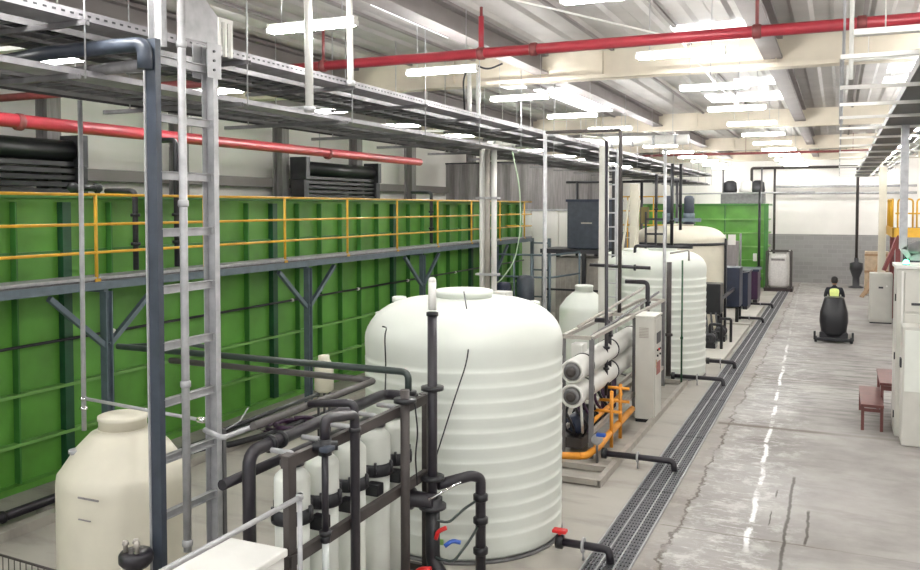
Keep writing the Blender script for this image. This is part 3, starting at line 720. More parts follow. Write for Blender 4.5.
pipe('header_pipe', [(-4.36, 5.57, 0.05), (-4.36, 5.57, 1.9), (-4.36, 7.85, 1.92), (-3.95, 7.75, 1.94)], 0.055, 'pvc', 'thick black header pipe bending from upright over the filter rack', [((-4.36, 5.85, 1.9), Yx, 1.4), ((-4.36, 6.0, 1.9), Yx, 1.4)], fil=0.13)
pipe('header_pipe', [(-4.58, 5.5, 1.62), (-4.58, 7.9, 1.62)], 0.045, 'pvc', 'black header pipe behind the filters, lower of the two')
pipe('long_pipe', [(-4.75, 5.5, 2.06), (-4.5, 5.42, 2.04), (-4.5, 6.7, 2.04)], 0.022, 'galv', 'thin pale grey pipe with upright stubs left of the filter rack', [((-4.5, 6.2, 2.04), Yx, 1.4)])
pipe('long_pipe', [(-5.3, 6.3, 1.78), (-5.3, 8.0, 1.8)], 0.022, 'black', 'thin black pipe left of the pale grey pipe', [])
pipe('crossing_pipe', [(-7.87, 7.6, 2.23), (-3.95, 7.6, 2.23), (-3.95, 7.6, 1.98)], 0.036, 'pvcgreen', 'upper green-grey pipe crossing from the green tank to the filter rack', [((-3.95, 7.6, 2.02), Zx, 2.4)])
pipe('crossing_pipe', [(-7.06, 7.6, 2.12), (-4.34, 7.6, 2.11), (-4.34, 5.6, 2.11)], 0.034, 'pvcb', 'lower grey pipe crossing from the green tank and turning along the filter rack')
pipe('crossing_pipe', [(-7.85, 7.6, 2.23), (-7.2, 7.95, 2.26), (-6.6, 7.9, 2.24)], 0.024, 'pvcgreen', 'slim pipe turning back behind the crossing pipes')
pipe('loop_pipe', [(-3.7, 5.68, 2.05), (-3.7, 5.68, 2.22), (-3.7, 6.14, 2.15), (-3.7, 6.14, 0.05)], 0.042, 'pvc', 'thick black pipe looping over the rack and down its front', [((-3.7, 6.14, 2.02), Zx, 1.25)], fil=0.07)
pipe('loop_pipe', [(-4.3, 6.35, 2.14), (-3.86, 6.4, 2.18), (-3.86, 6.4, 1.98)], 0.036, 'pvc', 'short black pipe arch over the middle of the rack', fil=0.07)
pipe('sample_pipe', [(-3.7, 5.68, 2.0), (-3.7, 5.68, 1.28)], 0.028, 'pvc', 'thin black pipe feeding the clear flow meter', [((-3.7, 5.68, 1.3), Zx, 1.8), ((-3.7, 5.68, 2.02), Zx, 1.8)])
t = thing('flow_meter', (-3.7, 5.68, 0.9), 'clear vertical flow meter below the thin black pipe on the rack', 'flow meter')
MB().cyl((-3.7, 5.68, 0.75), (-3.7, 5.68, 1.24), 0.028, 16).build('sight_tube', 'clear', t)
for z in (0.7, 1.22): MB().lathe((-3.7, 5.68, z), [(0.03, 0), (0.042, 0.01), (0.042, 0.05), (0.03, 0.06)], 16).build('end_nut', 'black', t)
t = thing('valve', (-3.7, 5.68, 2.02), 'small black valve with blue lever on top of the filter rack', 'valve')
MB().cyl((-3.7, 5.68, 1.93), (-3.7, 5.68, 2.06), 0.055, 14).cyl((-3.78, 5.62, 2.0), (-3.62, 5.74, 2.0), 0.04, 12).build('valve_body', 'black', t)
MB().box(-3.68, -3.60, 5.56, 5.68, 1.98, 2.02, 0.01).build('lever', 'slate', t)
pipe('riser_pipe', [(-3.7, 7.05, 0.05), (-3.7, 7.05, 2.18)], 0.045, 'brownsteel', 'brown-black riser at the front of the rack beside the standpipe', [((-3.7, 7.05, 2.08), Zx, 2.4)])
# white topped standpipe
t = pipe('standpipe', [(-3.66, 7.56, 0.3), (-3.66, 7.56, 2.86)], 0.05, 'pvc', 'tall black standpipe with a white upper sleeve in front of the large tank', [((-3.66, 7.56, 2.1), Zx, 2.3), ((-3.66, 7.56, 2.84), Zx, 1.2), ((-3.66, 7.56, 1.2), Zx, 2.4)])
MB().tube([(-3.66, 7.56, 2.88), (-3.66, 7.56, 3.16)], 0.04, 12).lathe((-3.66, 7.56, 3.16), [(0.04, 0), (0.036, 0.03), (0.02, 0.045)], 12).build('white_sleeve', 'white', t, 'white rounded sleeve')
t = thing('valve_manifold', (-3.6, 7.7, 0), 'black valve manifold with red and blue levers between the rack and the tank', 'valve manifold')
MB().tube([(-3.66, 7.56, 0.95), (-3.66, 7.56, 0.35), (-3.5, 7.5, 0.2)], 0.075, 14).build('main_body', 'black', t)
MB().lathe((-3.66, 7.56, 0.88), [(0.08, 0), (0.14, 0.015), (0.14, 0.05), (0.1, 0.06), (0.1, 0.12)], 20).build('flange', 'darksteel', t)
MB().lathe((-3.95, 7.5, 0.98), [(0.09, 0), (0.11, 0.02), (0.11, 0.1), (0.08, 0.12), (0.08, 0.34)], 18, Xx).build('side_body', 'pvc', t)
MB().tube([(-3.62, 7.6, 1.12), (-3.40, 7.95, 1.14), (-3.33, 8.02, 1.10), (-3.33, 8.02, 0.02)], 0.055, 14, 0.09).build('outlet_bend', 'pvc', t)
for z in (0.86, 0.62, 0.3): MB().lathe((-3.33, 8.02, z), [(0.057, 0), (0.078, 0.015), (0.078, 0.07), (0.057, 0.085)], 16).build('union_nut', 'black', t)
MB().tube([(-3.64, 7.42, 1.02), (-3.42, 7.72, 1.14)], 0.012, 8).build('steel_lever', 'chrome', t)
MB().tube([(-3.58, 7.47, 0.62), (-3.56, 7.47, 0.70), (-3.48, 7.5, 0.74)], 0.022, 8).build('red_lever', 'valvered', t, 'red valve lever')
MB().tube([(-3.5, 7.5, 0.55), (-3.44, 7.55, 0.6), (-3.36, 7.58, 0.58)], 0.022, 8).build('blue_lever', 'valveblue', t, 'blue valve lever')
MB().tube([(-3.66, 7.5, 0.8), (-3.5, 7.6, 0.75), (-3.42, 7.8, 0.84), (-3.35, 8.0, 0.88)], 0.014, 8, 0.06).tube([(-3.6, 7.5, 0.42), (-3.45, 7.6, 0.36), (-3.38, 7.85, 0.5), (-3.34, 8.0, 0.62)], 0.014, 8, 0.06).build('hose', 'pvcgreen', t)
MB().tube([(-3.72, 7.3, 0.3), (-3.68, 7.3, 0.36), (-3.56, 7.32, 0.38)], 0.03, 8).build('lower_red_lever', 'valvered', t, 'red lower lever')
# thin pressure hoses by the rack
tag(MB().tube([(-3.73, 7.3, 2.05), (-3.7, 7.32, 1.7), (-3.72, 7.3, 1.5), (-3.69, 7.28, 1.2)], 0.008, 6, 0.1).build('cable', 'black'), 'short black cable between the rack riser and the standpipe', 'cable')
# conduit along and post
t = thing('handrail_pipe', (-3.68, 5.3, 0), 'pale grey pipe rail with upright post in front of the nearest filter', 'pipe')
MB().tube([(-3.68, 3.2, 1.71), (-3.68, 5.3, 1.71)], 0.02, 10).tube([(-3.68, 5.3, 1.74), (-3.68, 5.3, 0)], 0.02, 10).lathe((-3.68, 5.3, 1.69), [(0.021, 0), (0.03, 0.01), (0.03, 0.04), (0.021, 0.05)], 10).build('pipe_run', 'galv', t)

# white chest in the foreground
t = thing('chemical_chest', (-4.07, 4.4, 0), 'low white chest at the bottom left of the filter rack', 'chest')
MB().box(-4.30, -3.75, 3.6, 5.20, 0.0, 1.28, 0.01).build('body', 'white', t)
MB().box(-4.32, -3.73, 3.58, 5.22, 1.28, 1.34, 0.012).build('lid', 'white', t)
MB().box(-3.75, -3.74, 4.55, 4.95, 0.85, 1.1).build('label_plate', 'whiteplastic', t)
# small motor at bottom
t = thing('dosing_pump', (-5.35, 5.15, 0.9), 'dark brown dosing pump with brass knobs at the ladder foot', 'pump')
MB().lathe((-5.14, 5.12, 0.0), [(0.10, 0), (0.08, 0.05), (0.05, 0.1), (0.05, 0.98), (0.10, 1.0), (0.135, 1.04), (0.135, 1.10), (0.12, 1.12), (0.05, 1.13)], 24).build('body', 'pvc', t)
for dx, dy in ((0.0, 0.0), (0.06, -0.05), (-0.05, -0.06)): MB().lathe((-5.14+dx, 5.12+dy, 1.13), [(0.018, 0), (0.018, 0.05), (0.028, 0.06), (0.02, 0.09)], 10).build('knob', 'beigesteel', t)
# mesh basket corner bottom-left
t = thing('wire_basket', (-7.5, 5.4, 0), 'top edge of a rusty wire basket in the bottom left corner', 'basket')
MB().tube([(-7.35, 5.5, 0.6), (-6.3, 5.47, 0.58)], 0.012, 6).build('rim', 'brownsteel', t)
wm = MB()
for i in range(14):
    q = i/13; wm.tube([(-7.35+1.05*q, 5.5-0.03*q, 0.6-0.02*q), (-7.35+1.05*q, 5.5-0.03*q, 0.0)], 0.005, 5)
wm.build('wires', 'brownsteel', t)
# floor kerbs and pipes left
struct(MB().box(-8.95, -8.8, 2, 26, 0, 0.12), 'trim_30', 'floor')
pipe('floor_pipe', [(-9.15, 3.0, 0.16), (-9.15, 10.4, 0.16), (-9.1, 13.5, 0.16)], 0.06, 'pvc', 'black pipe lying along the floor kerb beside the green tank', [((-9.15, 7.0, 0.16), Yx, 1.3)])
for y in (4, 7.6, 10.2): tag(MB().box(-9.25, -9.05, y-0.05, y+0.05, 0, 0.1).build('pipe_block', 'floor'), 'concrete block under the black floor pipe, %s from the camera' % ORD[(4, 7.6, 10.2).index(y)], 'block')
# hoses and junk under the green tank near the post
t = thing('hose_pile', (-8.4, 12.2, 0), 'dark coiled hose lying at the foot of the blue-grey walkway post', 'hose')
pts = []
for i in range(40):
    a = i*0.55; pts.append((-8.9+0.28*math.cos(a)+i*0.015, 12.0+0.35*math.sin(a), 0.05+i*0.005))
MB().tube(pts, 0.035, 8, 0.05).build('coil', 'navyviolet', t)
pipe('floor_hose', [(-9.0, 10.2, 0.1), (-8.6, 11.5, 0.12), (-8.2, 13.5, 0.25), (-7.9, 15.0, 0.25)], 0.05, 'black', 'black hose leading along the floor behind the coiled hose')

# ------------------------------------------------------------------ reverse osmosis skid
SY0, SY1, SXL, SXR, SZ = 12.6, 18.4, -3.85, -3.40, 1.9
t = thing('filtration_skid', (-3.6, 15.5, 0), 'beige-grey steel skid frame carrying the white pressure tubes', 'skid frame')
for x in (SXL, SXR):
    for y in (SY0, 15.6, SY1): MB().channel((x, y, 0.05), (x, y, SZ), 0.07, 0.05, 0.006, (0, 1, 0)).build('post', 'galvdark', t)
    MB().channel((x, SY0-0.03, SZ), (x, SY1+0.03, SZ), 0.07, 0.05, 0.006, (0, 0, -1)).build('top_rail', 'beigesteel', t)
    MB().bar((x, SY0, 0.45), (x, SY1, 0.45), 0.05, 0.07).build('low_rail', 'beigesteel', t)
for y in (SY0, 15.6, SY1): MB().channel((SXL, y, SZ), (SXR, y, SZ), 0.07, 0.05, 0.006, (0, 0, -1)).build('top_cross', 'beigesteel', t)
MB().channel((-3.0, 11.45, 0.05), (-3.0, 19.0, 0.05), 0.1, 0.08, 0.008, (-1, 0, 0)).build('base_rail', 'beigesteel', t)
MB().channel((-4.1, 11.45, 0.05), (-4.1, 19.0, 0.05), 0.1, 0.08, 0.008, (1, 0, 0)).build('base_rail', 'beigesteel', t)
for y in (11.5, 12.15, 15.6, 18.9): MB().bar((-4.1, y, 0.06), (-3.0, y, 0.06), 0.09, 0.08).build('base_cross', 'beigesteel', t)
def ro(z, x, label):
    t = thing('pressure_tube', (x, 15, z), label, 'pressure tube', 'white pressure tubes on the skid')
    y0, y1, r = 12.35, 18.2, 0.178
    MB().lathe((x, y0, z), [(r*0.8, 0.06), (r*0.8, 0.0), (r*0.95, -0.01), (r*1.02, 0.02), (r*1.02, 0.3), (r, 0.34), (r, y1-y0-0.02)], 32, Yx).build('tube_shell', 'white', t)
    MB().lathe((x, y0, z), [(r*0.72, 0.02), (r*0.68, -0.02), (r*0.5, -0.03)], 32, Yx).build('end_plate', 'galvdark', t)
    MB().lathe((x, y0-0.03, z), [(r*0.2, -0.05), (r*0.42, -0.04), (r*0.42, 0.0)], 20, Yx).build('port', 'brownsteel', t)
    for y in (12.95, 14.6, 16.3): MB().lathe((x, y, z), [(r*1.005, 0), (r*1.06, 0.005), (r*1.06, 0.05), (r*1.005, 0.055)], 28, Yx).build('strap', 'black', t)
    return t
r0 = ro(1.41, -3.64, 'white pressure tube on the skid, upper one')
dup(r0, (0, 0, -0.375), 'white pressure tube on the skid, lower one of the pair')
# stuff below: hoses, pumps
t = thing('booster_pump', (-3.8, 13.4, 0), 'dark motor pump under the white pressure tubes', 'pump')
MB().lathe((-3.8, 12.9, 0.42), [(0.08, 0), (0.14, 0.04), (0.16, 0.1), (0.16, 0.5), (0.12, 0.56), (0.12, 0.7)], 24, Yx).build('motor', 'navy', t)
MB().lathe((-3.8, 13.6, 0.42), [(0.2, 0), (0.22, 0.05), (0.2, 0.14)], 24, Yx).build('volute', 'darksteel', t)
MB().box(-3.98, -3.62, 12.85, 13.8, 0.1, 0.26).build('pedestal', 'brownsteel', t)
for i, (a, b, c) in enumerate((((-3.95, 12.7, 0.9), (-3.7, 12.65, 0.5), (-3.75, 12.9, 0.3)), ((-3.6, 12.7, 0.95), (-3.55, 12.62, 0.6), (-3.62, 12.9, 0.35)), ((-3.8, 12.72, 0.85), (-3.85, 12.6, 0.45), (-3.7, 12.9, 0.3)))):
    tag(MB().tube([a, b, c], 0.022, 8, 0.2).build('hose', ('black', 'white', 'black')[i]), ('black hose hanging below the pressure tubes, left', 'white hose hanging below the pressure tubes', 'black hose hanging below the pressure tubes, middle')[i], 'hose')
pipe('skid_pipe', [(-3.55, 14.3, 0.6), (-3.55, 14.3, 1.95), (-3.8, 14.3, 1.95)], 0.04, 'pvc', 'black pipe bending left over the skid rail', [((-3.55, 14.3, 1.4), Zx, 1.5), ((-3.55, 14.3, 1.7), Zx, 1.6)])
t = pipe('skid_pipe', [(-3.5, 13.9, 0.75), (-3.5, 13.9, 1.6), (-3.52, 13.9, 5.0)], 0.03, 'pvc', 'tall thin black pipe rising past the skid rail', [((-3.5, 13.9, 1.2), Zx, 1.7), ((-3.5, 13.9, 0.95), Zx, 1.7), ((-3.5, 13.9, 1.55), Zx, 2.0)])
pipe('skid_pipe', [(-3.9, 17.0, 2.4), (-3.45, 17.0, 2.4), (-3.45, 17.0, 0.9)], 0.045, 'pvc', 'black elbow pipe behind the grey control cabinet', [((-3.45, 17.0, 2.0), Zx, 1.5), ((-3.45, 17.0, 1.75), Zx, 1.5)])
pipe('skid_pipe', [(-4.5, 16.5, 2.75), (-3.3, 16.5, 2.72)], 0.035, 'pvc', 'horizontal black pipe between the second ladder and the frame post', [((-3.6, 16.5, 2.72), Xx, 1.8)])
for i, (x, z) in enumerate(((-3.7, 2.12), (-3.48, 1.98))):
    pipe('skid_pipe', [(x, 12.9, z-0.1), (x, 18.3, z+0.1)], 0.025, 'beigesteel' if i == 0 else 'galvdark', ('slim beige pipe rising along the top of the skid', 'slim grey pipe along the outer top rail of the skid')[i])
t = thing('orange_pipework', (-3.2, 13.5, 0), 'orange painted pipework beside the skid in front of the grey cabinet', 'pipework')
MB().tube([(-3.55, 12.35, 0.14), (-3.42, 12.4, 0.14), (-3.3, 12.75, 0.22), (-3.3, 13.2, 0.26), (-3.3, 15.0, 0.3)], 0.055, 12, 0.08).build('main_run', 'orange', t)
MB().tube([(-4.0, 12.2, 0.14), (-3.5, 12.35, 0.14)], 0.055, 12).build('feed_run', 'orange', t)
for x, y in ((-3.27, 13.35), (-3.27, 13.95)): MB().cyl((x, y, 0.04), (x, y, 0.95), 0.03, 10).build('upright', 'orange', t)
for y, z in ((13.95, 0.88), (13.95, 0.66), (13.35, 0.62)): MB().tube([(-3.62, y, z), (-3.12, y, z)], 0.026, 10).build('crosspipe', 'orange', t)
MB().tube([(-3.5, 13.0, 0.5), (-3.5, 15.0, 0.55)], 0.035, 10).build('side_run', 'orange', t)
t = thing('valve', (-3.3, 12.6, 0.3), 'blue-handled valve at the end of the orange pipework', 'valve')
MB().lathe((-3.3, 12.5, 0.36), [(0.05, 0), (0.08, 0.02), (0.08, 0.12), (0.05, 0.14)], 16, Yx).build('valve_body', 'galv', t)
MB().box(-3.3, -3.16, 12.5, 12.58, 0.42, 0.47, 0.01).build('lever', 'valveblue', t)
MB().cyl((-3.3, 12.57, 0.0), (-3.3, 12.57, 0.3), 0.02, 8).build('support', 'galvdark', t)
t = thing('pump_box', (-3.95, 13.0, 1.5), 'small white box inside the top of the skid frame', 'box')
MB().box(-3.86, -3.66, 13.05, 13.3, 1.5, 1.72, 0.01).build('body', 'white', t)
MB().box(-3.84, -3.68, 13.03, 13.05, 1.52, 1.7).build('cover', 'white', t)
for i in range(6):
    y = 12.75+i*0.32; r_ = random.uniform(0.02, 0.03)
    tag(MB().tube([(-3.78+0.05*i % 0.2, y, 0.98), (-3.62+0.03*(i % 3), y-0.1, 0.7), (-3.5, y+0.05, 0.5), (-3.62, y+0.25, 0.3), (-3.75, y+0.3, 0.12)], r_, 8, 0.2).build('hose', ('black', 'navyviolet')[i % 2]), 'dark hose sagging behind the orange pipes under the pressure tubes, %s from the near end' % ORD[i], 'hose', 'dark hoses under the pressure tubes')
t = thing('lower_manifold', (-3.75, 14.5, 0.1), 'dark violet pipe manifold low inside the skid behind the orange pipes', 'manifold')
MB().tube([(-3.78, 12.7, 0.85), (-3.78, 17.5, 0.85)], 0.06, 12).build('upper_run', 'navyviolet', t)
for y in (13.2, 14.0, 14.8, 15.6): MB().tube([(-3.78, y, 0.85), (-3.78, y, 0.12)], 0.045, 10).build('drop', 'navyviolet', t)
# control cabinet
t = thing('control_cabinet', (-3.13, 15.6, 0), 'tall light grey control cabinet beside the skid', 'control cabinet')
MB().box(-3.32, -2.98, 15.3, 15.95, 0.06, 1.90, 0.01).build('body', 'cabinet', t)
MB().box(-3.33, -2.96, 15.28, 15.97, 1.90, 1.94, 0.008).build('roof', 'cabinet', t)
MB().box(-3.31, -2.99, 15.31, 15.94, 0.0, 0.06).build('plinth', 'black', t)
MB().box(-2.98, -2.965, 15.33, 15.92, 0.1, 1.87, 0.004).build('door', 'cabinet', t)
vt = MB()
for i in range(7): vt.box(-3.25, -3.08, 15.29, 15.3, 1.54+i*0.028, 1.556+i*0.028)
vt.build('vent', 'beigesteel', t, 'beige louvred vent')
MB().box(-2.966, -2.955, 15.45, 15.8, 1.42, 1.62).build('display', 'darksteel', t)
for i, (y, z, m) in enumerate(((15.5, 1.3, 'darksteel'), (15.62, 1.3, 'valvered'), (15.74, 1.3, 'darksteel'), (15.5, 1.2, 'darksteel'), (15.74, 1.2, 'darksteel'))): MB().cyl((-2.966, y, z), (-2.94, y, z), 0.02, 12).build('button', m, t)
MB().box(-2.966, -2.96, 15.45, 15.8, 0.85, 1.08).build('warning_label', 'sticker', t, 'faded red and white warning label')
MB().box(-2.966, -2.945, 15.36, 15.38, 1.0, 1.15).build('handle', 'chrome', t)
# drain pipes with stands
def drain(x0, x1, y, label, red=False, dy=0.0):
    t = thing('drain_pipe', (x1, y, 0), label, 'pipe')
    z = 0.17
    MB().tube([(x0, y+dy, z), (x1, y, z), (x1+0.02, y-0.02, 0.03)], 0.045, 14, 0.06).build('pipe_run', 'pvc', t)
    MB().lathe(((x0+x1)/2, y+dy/2, z), [(0.047, -0.015), (0.085, -0.012), (0.085, 0.012), (0.047, 0.015)], 18, Xx).build('clamp_ring', 'galv', t)
    MB().cyl(((x0+x1)/2, y+dy/2, 0.0), ((x0+x1)/2, y+dy/2, z-0.04), 0.012, 8).build('stand', 'galv', t)
    MB().lathe((x0+0.02, y+dy, z), [(0.05, -0.04), (0.08, -0.035), (0.08, 0.035), (0.05, 0.04)], 18, Xx).build('valve_body', 'black', t)
    if red:
        MB().box(x0-0.06, x0+0.1, y-0.05, y+0.05, z+0.10, z+0.14, 0.012).build('valve_handle', 'valvered', t, 'red valve handle')
        MB().cyl((x0+0.02, y, z+0.05), (x0+0.02, y, z+0.1), 0.02, 8).build('stem', 'valvered', t)
    return t
drain(-2.80, -2.22, 9.0, 'black drain pipe with a red valve from the large tank to the drain', True)
drain(-3.2, -2.15, 12.55, 'black drain pipe from the skid to the drain, past the orange pipes')
drain(-3.3, -2.22, 19.0, 'black drain pipe from the skid end to the drain, beyond the cabinet')
drain(-2.85, -2.22, 21.2, 'black drain pipe from the second ribbed tank to the drain')
drain(-3.1, -2.25, 30.0, 'black drain pipe on the pale pads, nearer of the two')
drain(-3.1, -2.25, 34.5, 'black drain pipe on the pale pads, further of the two')

# drain grates
def grate(y0):
    t = thing('drain_grate', (-2.22, y0+1.5, 0), '', 'drain grate', 'steel grates over the floor drain')
    MB().box(-2.46, -1.98, y0+0.01, y0+2.99, 0.001, 0.006).build('channel_bed', 'grate', t)
    g = MB()
    for i in range(13): g.box(-2.44+i*0.0367-0.007, -2.44+i*0.0367+0.007, y0+0.02, y0+2.98, 0.006, 0.022)
    g.build('bars', 'grate', t)
    f = MB()
    for x in (-2.465, -2.31, -2.14, -1.985): f.box(x-0.007, x+0.007, y0+0.01, y0+2.99, 0.006, 0.026)
    f.build('frame', 'galv', t)
    c = MB()
    for i in range(31): c.box(-2.45, -1.99, y0+0.02+i*0.0986-0.006, y0+0.02+i*0.0986+0.006, 0.006, 0.017)
    c.build('cross_rods', 'grate', t)
    return t
g0 = None
for i in range(13):
    y = 5.6+3.0*i; lab = 'steel drain grate section beside the plant, %s from the camera' % ORD[i]
    if g0 is None: g0 = grate(y); g0['label'] = lab
    else: dup(g0, (0, y-5.6, 0), lab)
struct(MB().box(-4.2, -2.55, 22.0, 28.6, 0, 0.10, 0.01), 'trim_31', mat('pale_plinth', (0.50, 0.48, 0.43), 0.6, 0, 0.08, 1.5))
struct(MB().box(-4.2, -2.55, 29.0, 35.0, 0, 0.10, 0.01), 'trim_32', bpy.data.materials['pale_plinth'])

# ------------------------------------------------------------------ second cable ladder and portals
t = thing('vertical_cable_ladder', (-4.4, 17.3, 0), 'tall pale cable ladder rising behind the skid to the overhead trays', 'cable ladder')
MB().box(-4.52, -4.32, 17.25, 17.28, 0, 5.15).build('wide_rail', 'cabinet', t)
MB().box(-4.16, -4.13, 17.25, 17.31, 0, 5.1).build('slim_rail', 'galv', t)
z = 0.3
while z < 5.1: MB().box(-4.32, -4.14, 17.27, 17.29, z-0.015, z+0.015).build('rung', 'galv', t); z += 0.29
MB().tube([(-4.4, 17.3, 5.1), (-4.4, 17.3, 5.3), (-4.9, 17.3, 5.38)], 0.03, 8).build('top_bend', 'cabinet', t)
t = thing('pipe_portal', (-4.5, 16.0, 0), 'tall brown pipe portal framing the second cable ladder', 'pipe')
MB().tube([(-5.28, 16.0, 5.36), (-3.78, 16.0, 5.36), (-3.78, 16.0, 1.85)], 0.035, 10, 0.05).build('pipe_run', 'brownsteel', t)
MB().cyl((-5.28, 16.0, 0), (-5.28, 16.0, 5.4), 0.04, 10).build('pale_post', 'galv', t, 'pale grey post')
# pillar of conduits with cabinet
t = thing('conduit_bundle', (-6.05, 15.0, 2.35), 'three pale conduits rising together from the white box to the trays', 'conduit')
for dx, dy in ((-0.12, 0), (0, -0.03), (0.12, 0)): MB().cyl((-6.08+dx, 15.0+dy, 2.3), (-6.08+dx, 15.0+dy, 5.0), 0.055, 14).build('conduit', 'beigesteel' if dx == 0 else 'white', t)
for z in (2.6, 4.05): MB().box(-6.3, -5.86, 14.9, 15.08, z, z+0.04).build('clamp', 'galv', t)
t = thing('junction_cabinet', (-6.0, 15.0, 0), 'white cabinet behind the large tank under the conduit bundle', 'cabinet')
MB().box(-6.25, -5.65, 14.85, 15.2, 0, 2.3, 0.01).build('body', 'white', t)
MB().box(-5.85, -5.72, 14.84, 14.85, 2.08, 2.2).build('nameplate', 'tarp', t)
MB().box(-6.22, -5.68, 14.83, 14.85, 0.1, 2.0, 0.003).build('door', 'white', t)
tag(MB().tube([(-6.0, 15.1, 2.42), (-5.87, 15.12, 2.5), (-5.6, 15.15, 2.85), (-5.47, 15.15, 3.5), (-5.5, 15.15, 4.3), (-5.65, 15.15, 4.95)], 0.012, 8, 0.25).build('hose', 'palegreen'), 'thin pale green hose curving up beside the conduit bundle', 'hose')

# area beyond the green tank end
t = thing('curtain_panel', (-10.5, 31, 0), 'grey hanging strip curtain beyond the end of the green tank', 'curtain')
c = []
for i in range(41):
    x = -14.4+i*0.16; c.append((x, 31.0+0.12*math.sin(i*1.7)))
MB().grid([[(p[0], p[1], z) for p in c] for z in (3.8, 5.6)]).build('fabric', 'tarp', t)
MB().box(-14.4, -8.0, 30.95, 31.05, 5.6, 5.66).build('track', 'darksteel', t)
t = thing('partition_panel', (-10.2, 30.3, 0), 'tall white partition panels beyond the end of the green tank', 'partition')
for i in range(4): MB().box(-12.6+i*1.05, -11.58+i*1.05, 30.3, 30.36, 0, 3.75).build('panel', 'whitewall', t)
MB().box(-12.62, -8.4, 30.27, 30.4, 3.75, 3.82).build('head_rail', 'galv', t)
t = thing('steel_platform', (-7.2, 26.5, 0), 'dark steel platform carrying the navy tank', 'platform')
MB().box(-8.6, -6.15, 25.6, 27.3, 2.45, 2.58).build('deck', 'darksteel', t)
for x in (-8.5, -7.2, -6.25):
    for y in (25.7, 27.2): MB().box(x-0.06, x+0.06, y-0.06, y+0.06, 0, 2.45).build('leg', 'darksteel', t)
for x0, x1 in ((-8.5, -7.2), (-7.2, -6.25)): MB().bar((x0, 25.7, 1.3), (x1, 25.7, 1.3), 0.06).build('brace', 'darksteel', t)
t = thing('square_tank', (-7.2, 26.2, 2.58), 'square navy tank standing high on the dark platform', 'tank')
MB().box(-7.75, -6.3, 25.7, 26.9, 2.6, 4.1, 0.03).build('body', 'slate', t)
MB().box(-7.79, -6.26, 25.66, 26.94, 4.06, 4.14, 0.01).build('rim', 'navy', t)
MB().box(-7.3, -6.95, 25.69, 25.7, 3.38, 3.42).build('nameplate', 'beigesteel', t)
t = thing('grey_container', (-7.2, 26.8, 0), 'beige-grey container standing under the dark platform', 'container')
MB().box(-8.2, -6.4, 25.95, 27.05, 0.0, 2.3, 0.02).build('body', 'beigesteel', t)
cr = MB()
for i in range(10): cr.box(-8.1+i*0.16, -8.03+i*0.16, 25.92, 25.95, 0.1, 2.2)
cr.build('corrugation', 'beigesteel', t)
t = thing('guardrail', (-8.4, 24, 0), 'blue-grey pipe guardrail on posts before the dark platform', 'guardrail')
for z in (1.85, 2.5): MB().tube([(-9.3, 23.5, z), (-7.6, 23.5, z), (-7.2, 25.2, z+0.02)], 0.03, 10).build('rail', 'bluegrey', t)
for x, y in ((-9.3, 23.5), (-8.7, 23.5), (-8.15, 23.5), (-7.6, 23.5), (-7.2, 25.2)): MB().cyl((x, y, 0), (x, y, 2.5), 0.03, 10).build('post', 'bluegrey', t)
for i, (x, y, r, z, m, lab) in enumerate(((-7.95, 22.4, 0.25, 2.0, 'slate', 'slate blue upright cylinder before the guardrail, right one'), (-8.75, 22.8, 0.22, 1.75, 'navy', 'black-blue upright cylinder before the guardrail, left one'))):
    t = thing('filter_cylinder', (x, y, 0), lab, 'filter')
    MB().lathe((x, y, 0), [(r, 0.25), (r, z-0.12), (r*0.8, z-0.03), (r*0.3, z)], 24).build('body', m, t)
    for a in range(3): MB().cyl((x+r*0.8*math.cos(a*2.1), y+r*0.8*math.sin(a*2.1), 0), (x+r*0.8*math.cos(a*2.1), y+r*0.8*math.sin(a*2.1), 0.3), 0.03, 8).build('leg', 'darksteel', t)
t = thing('steel_trestle', (-9.0, 28.5, 0), 'grey upright posts with cross rails at the walkway end', 'frame')
for x in (-9.35, -8.75): MB().box(x-0.05, x+0.05, 26.95, 27.05, 0, 2.86).build('post', 'bluegrey', t)
for z in (0.9, 1.8, 2.7): MB().bar((-9.35, 27, z), (-8.75, 27, z), 0.05).build('cross_rail', 'bluegrey', t)
# small red-brown motor
t = thing('motor', (-8.2, 18.9, 0), 'rust-coloured motor at the foot of the green tank', 'motor')
MB().lathe((-8.9, 18.9, 0.75), [(0.1, 0), (0.22, 0.05), (0.22, 0.5), (0.12, 0.56)], 20, Xx).build('body', 'sticker', t)
MB().box(-8.9, -8.3, 18.7, 19.1, 0, 0.56).build('pedestal', 'darksteel', t)

t = thing('leaning_ladder', (-6.0, 25, 0), 'beige ladder leaning beside the navy tank', 'ladder')
for dx in (0, 0.32): MB().bar((-6.0+dx, 24.4, 0), (-5.7+dx, 25.2, 4.1), 0.05, 0.06).build('stile', 'creamplastic', t)
for k in range(13): q = (k+0.5)/13; MB().bar((-6.0+0.3*q, 24.4+0.8*q, 4.1*q), (-5.68+0.3*q, 24.4+0.8*q, 4.1*q), 0.03).build('rung', 'creamplastic', t)
t = thing('guardrail', (-6.3, 33, 2.9), 'pale yellow railing behind the pinkish cream post', 'guardrail')
for z in (3.2, 3.75, 4.3): MB().tube([(-8.0, 33, z), (-6.0, 33, z)], 0.025, 8).build('rail', 'yellow', t)
for x in (-8.0, -7.5, -7.0, -6.5, -6.0): MB().cyl((x, 33, 0), (x, 33, 4.3), 0.025, 8).build('post', 'yellow', t)
